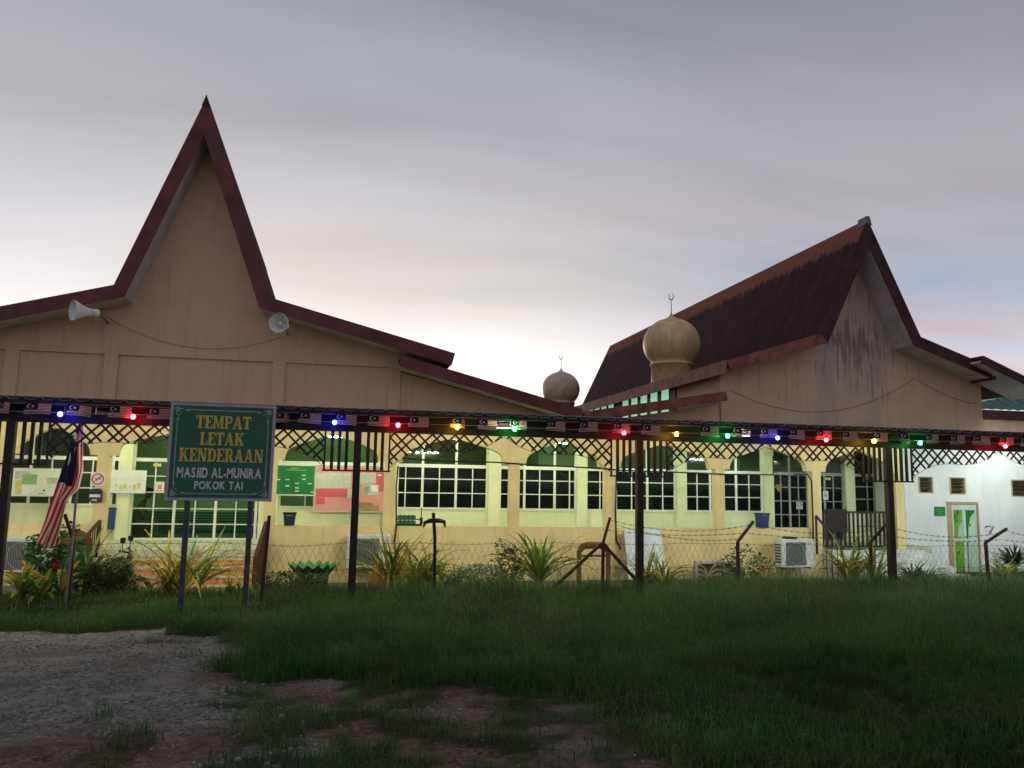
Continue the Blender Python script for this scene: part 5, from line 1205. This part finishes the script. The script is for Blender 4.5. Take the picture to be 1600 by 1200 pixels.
# motorcycle parked behind the round bush
def moto():
    c = at(222, 900, 16.6); x, y, z = c.x - .60, 16.1, -.80
    t = thing('motorcycle', 'maroon motorcycle parked behind the round clipped bush below the sign', 'motorcycle', (x, y, z))
    for dx in (-.62, .62):
        m = MB(); n = 24; m.tube([(x + dx + .24 * math.cos(2 * math.pi * k / n), y, z + .28 + .24 * math.sin(2 * math.pi * k / n)) for k in range(n + 1)], .045, 6, False); w = m.build('wheel', 'black', t)
        m = MB()
        for k in range(5): a = 2 * math.pi * k / 5; m.bar((x + dx, y, z + .28), (x + dx + .22 * math.cos(a), y, z + .28 + .22 * math.sin(a)), .025)
        m.build('spoke', 'steel', w)
    m = MB(); m.prism([(x - .72, z + .62), (x - .3, z + .50), (x + .15, z + .45), (x + .42, z + .36), (x + .52, z + .9), (x + .46, z + .96), (x + .30, z + .62), (x - .25, z + .72), (x - .75, z + .80)], y - .11, y + .11); m.build('body', 'red_plastic', t, bevel=.03)
    m = MB(); m.prism([(x - .70, z + .81), (x - .25, z + .735), (x + .12, z + .66), (x + .10, z + .72), (x - .22, z + .82), (x - .66, z + .88)], y - .10, y + .10); m.build('seat', 'black', t, bevel=.02)
    m = MB(); m.tube([(x + .62, y, z + .28), (x + .46, y, z + .98)], .035, 8); m.build('fork', 'steel', t)
    m = MB(); m.tube([(x + .36, y - .33, z + 1.04), (x + .46, y - .12, z + .99), (x + .46, y + .12, z + .99), (x + .36, y + .33, z + 1.04)], .018, 6); m.build('handlebar', 'black', t)
    for s in (-1, 1):
        m = MB(); q = Vector((x + .40, y + s * .28, z + 1.22)); m.tube([(x + .40, y + s * .25, z + 1.03), q], .007, 5); m.lathe([(.0, -.06), (.045, -.04), (.05, .04), (.0, .06)], q, 10); m.build('mirror', 'black', t)
    m = MB(); m.box(x - .80, x - .75, y - .07, y + .07, z + .70, z + .80); m.build('tail_light', 'red_ink', t)
    m = MB(); m.box(x - .15, x + .25, y - .1, y + .1, z + .2, z + .44); m.build('engine', 'steel', t, bevel=.03)
    m = MB(); m.tube([(x + .1, y - .12, z + .22), (x - .3, y - .15, z + .24), (x - .75, y - .16, z + .34)], .04, 8); m.build('exhaust', 'steel', t)
moto()

# person seated behind the entrance glass
def person():
    Y = 22.6; c = at(228, 788, Y); bx0, bz = c.x - .10, c.z
    # joint chain: pelvis, belly, chest, neck, head ; arms, thighs, calves (sitting on a low stool, turned right, head bowed)
    pv = [(bx0 - .06, Y, FLOOR + .30), (bx0 - .07, Y, FLOOR + .52), (bx0 - .01, Y, FLOOR + .76), (bx0 + .05, Y, FLOOR + .90), (bx0 + .10, Y - .01, FLOOR + .99),
          (bx0 - .01, Y - .19, FLOOR + .78), (bx0 + .08, Y - .23, FLOOR + .54), (bx0 + .27, Y - .15, FLOOR + .44),
          (bx0 - .01, Y + .19, FLOOR + .78), (bx0 + .08, Y + .23, FLOOR + .54), (bx0 + .27, Y + .15, FLOOR + .44),
          (bx0 + .02, Y - .11, FLOOR + .30), (bx0 + .38, Y - .14, FLOOR + .36), (bx0 + .36, Y - .14, FLOOR + .06),
          (bx0 + .02, Y + .11, FLOOR + .30), (bx0 + .38, Y + .14, FLOOR + .36), (bx0 + .36, Y + .14, FLOOR + .06), (bx0 + .50, Y - .14, FLOOR + .04), (bx0 + .50, Y + .14, FLOOR + .04)]
    ed = [(0, 1), (1, 2), (2, 3), (3, 4), (2, 5), (5, 6), (6, 7), (2, 8), (8, 9), (9, 10), (0, 11), (11, 12), (12, 13), (0, 14), (14, 15), (15, 16), (13, 17), (16, 18)]
    rd = [.15, .15, .16, .055, .05, .07, .05, .035, .07, .05, .035, .10, .08, .045, .10, .08, .045, .035, .035]
    base = Vector((bx0, Y, FLOOR)); me = bpy.data.meshes.new('person'); me.from_pydata([tuple(Vector(p) - base) for p in pv], ed, [])
    o = bpy.data.objects.new('person', me); COL.objects.link(o); o.location = base
    sk = o.modifiers.new('skin', 'SKIN')
    for i, v_ in enumerate(me.skin_vertices[0].data): v_.radius = (rd[i], rd[i]); v_.use_root = i == 0
    o.modifiers.new('sub', 'SUBSURF').levels = 2; o.modifiers['sub'].render_levels = 2; me.materials.append(MT['shirt'])
    BASE[o.name] = base; tag(o, 'person in grey green shirt and black cap seated behind the entrance glass', 'person')
    hc = Vector((bx0 + .15, Y - .01, FLOOR + 1.09)); m = MB()
    prof = [(.001, -.125), (.045, -.115), (.07, -.07), (.085, 0), (.088, .05), (.07, .10), (.03, .125), (.001, .13)]
    m.lathe(prof, (0, 0, 0), 18); Rm = Matrix.Rotation(.35, 3, 'Y'); m.v = [tuple(Rm @ Vector((q[0] * 1.12, q[1] * .9, q[2])) + hc) for q in m.v]
    def loc(v): return Rm @ Vector(v) + hc
    m.tube([loc((.09, 0, .01)), loc((.125, 0, -.03)), loc((.10, 0, -.04))], [.012, .018, .012], 6)
    for s in (-1, 1): m.tube([loc((-.005, s * .078, .03)), loc((-.02, s * .095, 0)), loc((-.005, s * .078, -.035))], .012, 5)
    m.build('head', 'skin', o, smooth=True)
    m = MB(); m.lathe([(.095, .0), (.098, .10), (.09, .105), (.0, .10)], (0, 0, 0), 18); m.v = [tuple(Rm @ Vector((q[0] * 1.15, q[1] * .92, q[2] + .065)) + hc) for q in m.v]; m.build('cap', 'black', o)
    m = MB()
    for s in (-1, 1):
        b = Vector((bx0 + .27, Y + s * .15, FLOOR + .44)); m.tube([b + Vector((-.03, 0, .01)), b + Vector((.03, 0, 0)), b + Vector((.07, 0, -.01))], [.03, .038, .03], 8)
        for k in range(4): q = b + Vector((.07, (k - 1.5) * .017, -.01)); m.tube([q, q + Vector((.035, 0, -.012)), q + Vector((.055, 0, -.035 + .004 * k))], [.009, .0085, .007], 6)
        m.tube([b + Vector((.02, -s * .03, 0)), b + Vector((.05, -s * .05, -.01)), b + Vector((.075, -s * .048, -.02))], [.011, .010, .008], 6)
    m.build('hands', 'skin', o, smooth=True)
    t = thing('stool', 'low dark stool under the seated person', 'stool', (bx0 - .03, Y, FLOOR)); m = MB(); m.box(bx0 - .2, bx0 + .14, Y - .18, Y + .18, FLOOR + .13, FLOOR + .17); m.build('seat', 'timber', t)
    for sx_ in (-.17, .11):
        for s in (-.15, .15): m = MB(); m.box(bx0 + sx_ - .02, bx0 + sx_ + .02, Y + s - .02, Y + s + .02, FLOOR, FLOOR + .13); m.build('leg', 'timber', t)
person()

# ---------------------------------------------------------------- plants
CRO = leafmat('yellow green strap leaves', [(0, (.05, .13, .02)), (.3, (.10, .20, .025)), (.55, (.30, .30, .04)), (.8, (.48, .36, .05)), (1, (.40, .20, .05))], .45, .25)
GRN = leafmat('green strap leaves', [(0, (.02, .08, .02)), (.5, (.05, .15, .03)), (.85, (.16, .26, .05)), (1, (.34, .30, .06))], .45, .2)
DRK = leafmat('dark bush leaves', [(0, (.010, .028, .010)), (.6, (.022, .055, .016)), (.9, (.05, .09, .03)), (1, (.12, .16, .08))], .5, .15)
MID = leafmat('mid green leaves', [(0, (.015, .05, .015)), (.6, (.04, .11, .03)), (1, (.12, .20, .06))], .5, .2)
def leaf_strip(m, p, az, ln, w, rise, droop, twist=0, seg=6):
    d = Vector((math.cos(az), math.sin(az), 0)); s = Vector((-d.y, d.x, 0)); vs = []; fs = []
    for i in range(seg + 1):
        t = i / seg; a = rise - droop * t * t
        q = Vector(p) + d * (ln * t * math.cos(a * .9)) + Vector((0, 0, ln * t * math.sin(a)))
        ww = w * (.35 + 1.3 * t) * (1 - t) ** .6 * 1.25 if t < 1 else 0; ww = max(ww, .002); bend = Vector((0, 0, .25 * ww))
        vs += [q - s * ww / 2 + bend, q, q + s * ww / 2 + bend]
        if i: o3 = 3 * i; fs += [(o3 - 3, o3 - 2, o3 + 1, o3), (o3 - 2, o3 - 1, o3 + 2, o3 + 1)]
    m.add(vs, fs)
def strap(label, x, y, ln, n, mt, seed, heads=3, spread=.3, w=.06, stem=.15):
    rr = random.Random(seed); z = float(gz(x, y)); t = thing('strap_leaf_plant', label, 'plant', (x, y, z - .02))
    m = MB(); st_ = MB()
    for h in range(heads):
        hx, hy = x + rr.uniform(-spread, spread), y + rr.uniform(-spread * .6, spread * .6); hz = z + stem * rr.uniform(.4, 1.4); st_.tube([(hx, hy, z - .05), (hx + .01, hy, hz + .02)], [.025, .02], 6)
        for i in range(int(n * 1.9) // heads):
            leaf_strip(m, (hx, hy, hz), rr.uniform(0, 6.28), ln * rr.uniform(.5, 1.15), w * rr.uniform(.7, 1.3), rr.uniform(.6, 1.48), rr.uniform(.05, .85))
    m.build('leaves', mt, t); st_.build('stem', 'timber', t)
def bush(label, x, y, rx, rz, n, mt, seed, lw=.035, ll=.06, cz=None, kind='leafy_bush', cat='bush', stems=5):
    rr = random.Random(seed); z = float(gz(x, y)); t = thing(kind, label, cat, (x, y, z - .02)); cz = cz if cz is not None else rz; m = MB()
    for i in range(n):
        while True:
            u = Vector((rr.uniform(-1, 1), rr.uniform(-1, 1), rr.uniform(-1, 1)))
            if .35 < u.length < 1: break
        k = 1 + .22 * math.sin(5 * u.x + seed) * math.cos(4 * u.z + seed * 2); q = Vector((x + u.x * rx * k, y + u.y * rx * .8 * k, z + max(.02, cz + u.z * rz * k)))
        a, b = rr.uniform(0, 6.28), rr.uniform(-.6, .8); d = Vector((math.cos(a) * math.cos(b), math.sin(a) * math.cos(b), math.sin(b))); s = d.cross(Vector((rr.uniform(-.4, .4), rr.uniform(-.4, .4), 1))).normalized()
        L_, w = ll * rr.uniform(.7, 1.3), lw * rr.uniform(.7, 1.2); m.add([q, q + d * L_ * .5 + s * w / 2, q + d * L_, q + d * L_ * .5 - s * w / 2], [(0, 1, 2, 3)])
    m.build('leaves', mt, t); st_ = MB()
    for i in range(stems):
        a = rr.uniform(0, 6.28); st_.tube([(x, y, z - .03), (x + .35 * rx * math.cos(a), y + .3 * rx * math.sin(a), z + cz * .7), (x + .75 * rx * math.cos(a), y + .6 * rx * math.sin(a), z + cz + rz * rr.uniform(.2, .7))], [.014, .01, .005], 5)
    st_.build('stem', 'timber', t)
def gx_(px_, Y): return at(px_, 900, Y).x
strap('yellow strap leaf plant at the leftmost post, below the hanging flag', gx_(62, 14.5), 14.5, .62, 40, CRO, 1, 4, .35, .085)
strap('green strap leaf plant right of the flag pole, against the stair railing', gx_(112, 15.2), 15.2, .95, 22, GRN, 2, 3, .25, .08, .25)
bush('dark broad leaved shrub behind the hanging flag', gx_(80, 16.4), 16.4, .55, .55, 900, MID, 3, .09, .14, .75)
bush('round clipped dark bush left of the sign, in front of the steps', gx_(173, 14.9), 14.9, .46, .38, 4200, leafmat('clipped bush leaves', [(0, (.02, .05, .015)), (.6, (.045, .09, .025)), (.9, (.09, .13, .04)), (1, (.20, .14, .08))], .5, .2), 4, .038, .055, .40)
strap('yellow green strap leaf plant behind the left sign post', gx_(300, 14.7), 14.7, 1.12, 50, CRO, 5, 4, .45, .055, .2)
strap('low pale strap leaf plant at the right sign post', gx_(352, 14.5), 14.5, .42, 24, GRN, 6, 3, .25, .035, .05)
bush('low dark weed clump left of the second post', gx_(455, 15.2), 15.2, .6, .25, 2200, DRK, 7, .03, .09, .22)
strap('large yellow green strap leaf plant right of the second post', gx_(632, 14.9), 14.9, 1.1, 80, CRO, 8, 5, .5, .05, .22)
strap('orange tinted strap leaf plant right of the orange pot', gx_(700, 15.2), 15.2, .6, 22, CRO, 9, 3, .3, .045, .12)
bush('low green weed clump below the green bulb pillar', gx_(745, 14.9), 14.9, .75, .30, 3800, MID, 10, .03, .07, .30)
bush('upright small leaved shrub left of the arching strap plant', gx_(795, 15.3), 15.3, .36, .5, 900, DRK, 11, .05, .075, .55)
strap('arching green and yellow strap plant left of the braced fence post', gx_(842, 15.0), 15.0, 1.2, 44, leafmat('green gold straps', [(0, (.03, .10, .02)), (.4, (.08, .18, .03)), (.7, (.24, .26, .04)), (1, (.45, .30, .05))], .45, .25), 12, 3, .24, .06, .22)
strap('yellow green strap plant right of the middle post', gx_(1022, 14.9), 14.9, .85, 40, CRO, 13, 3, .28, .055, .18)
bush('loose rose bush with one red bloom at the cranked fence post', gx_(1165, 14.6), 14.6, .58, .38, 850, DRK, 14, .055, .075, .52, 'rose_bush', 'bush', 9)
strap('yellow green strap plant in front of the white side steps', gx_(1335, 14.9), 14.9, 1.05, 46, CRO, 15, 3, .35, .06, .2)
strap('dark spiky strap plant right of the right post', gx_(1435, 15.1), 15.1, .55, 46, leafmat('dark straps', [(0, (.008, .03, .012)), (1, (.03, .08, .03))], .5, .1), 16, 3, .32, .05, .15)
strap('yellow strap leaf plant at the right picture edge', gx_(1578, 14.6), 14.6, .55, 40, CRO, 17, 3, .4, .07, .15)
strap('dark rosette plant at the right picture edge behind the yellow one', gx_(1592, 16.2), 16.2, .6, 50, leafmat('dark rosette', [(0, (.006, .02, .01)), (1, (.02, .06, .025))], .5, .1), 18, 2, .2, .05, .55)
c = at(1192, 886, 14.4); m = MB(); m.lathe([(.001, -.03), (.03, -.015), (.04, .01), (.025, .035), (.001, .03)], c, 10); tag(m.build('rose_bloom', 'red_ink', loc=c), 'single dark red rose bloom on the loose rose bush', 'flower')
# ragged weeds along the kerb
def kw(x, y): return ss((vnoise(x, y, 2.2) - .35) / .3) * ss((y - 13.1) / .3) * ss((15.6 - y) / .8)
blades(40000, (-6, 16.5), (13.0, 15.6), lambda x, y: np.where(x > 1, .32, .26) * (.6 + .8 * vnoise(x, y, 2.9)), 'kerb_weeds', [(0, (.02, .05, .012)), (.5, (.05, .10, .02)), (.85, (.10, .13, .03)), (1, (.30, .26, .10))], (.006, .014), kw)

def tw(x, y): return ss((vnoise(x, y, 1.7) * .6 + vnoise(x, y, 4.9) * .4 - .46) / .12) * ss((y - 12.2) / .8) * ss((14.9 - y) / .6) * ss((x + .3) / 1.2)
blades(16000, (-1, 16.5), (12.2, 14.9), lambda x, y: .36 + .26 * vnoise(x, y, 3.3), 'tall_weeds', [(0, (.02, .055, .012)), (.5, (.05, .11, .02)), (.85, (.10, .14, .03)), (1, (.26, .22, .09))], (.006, .015), tw)
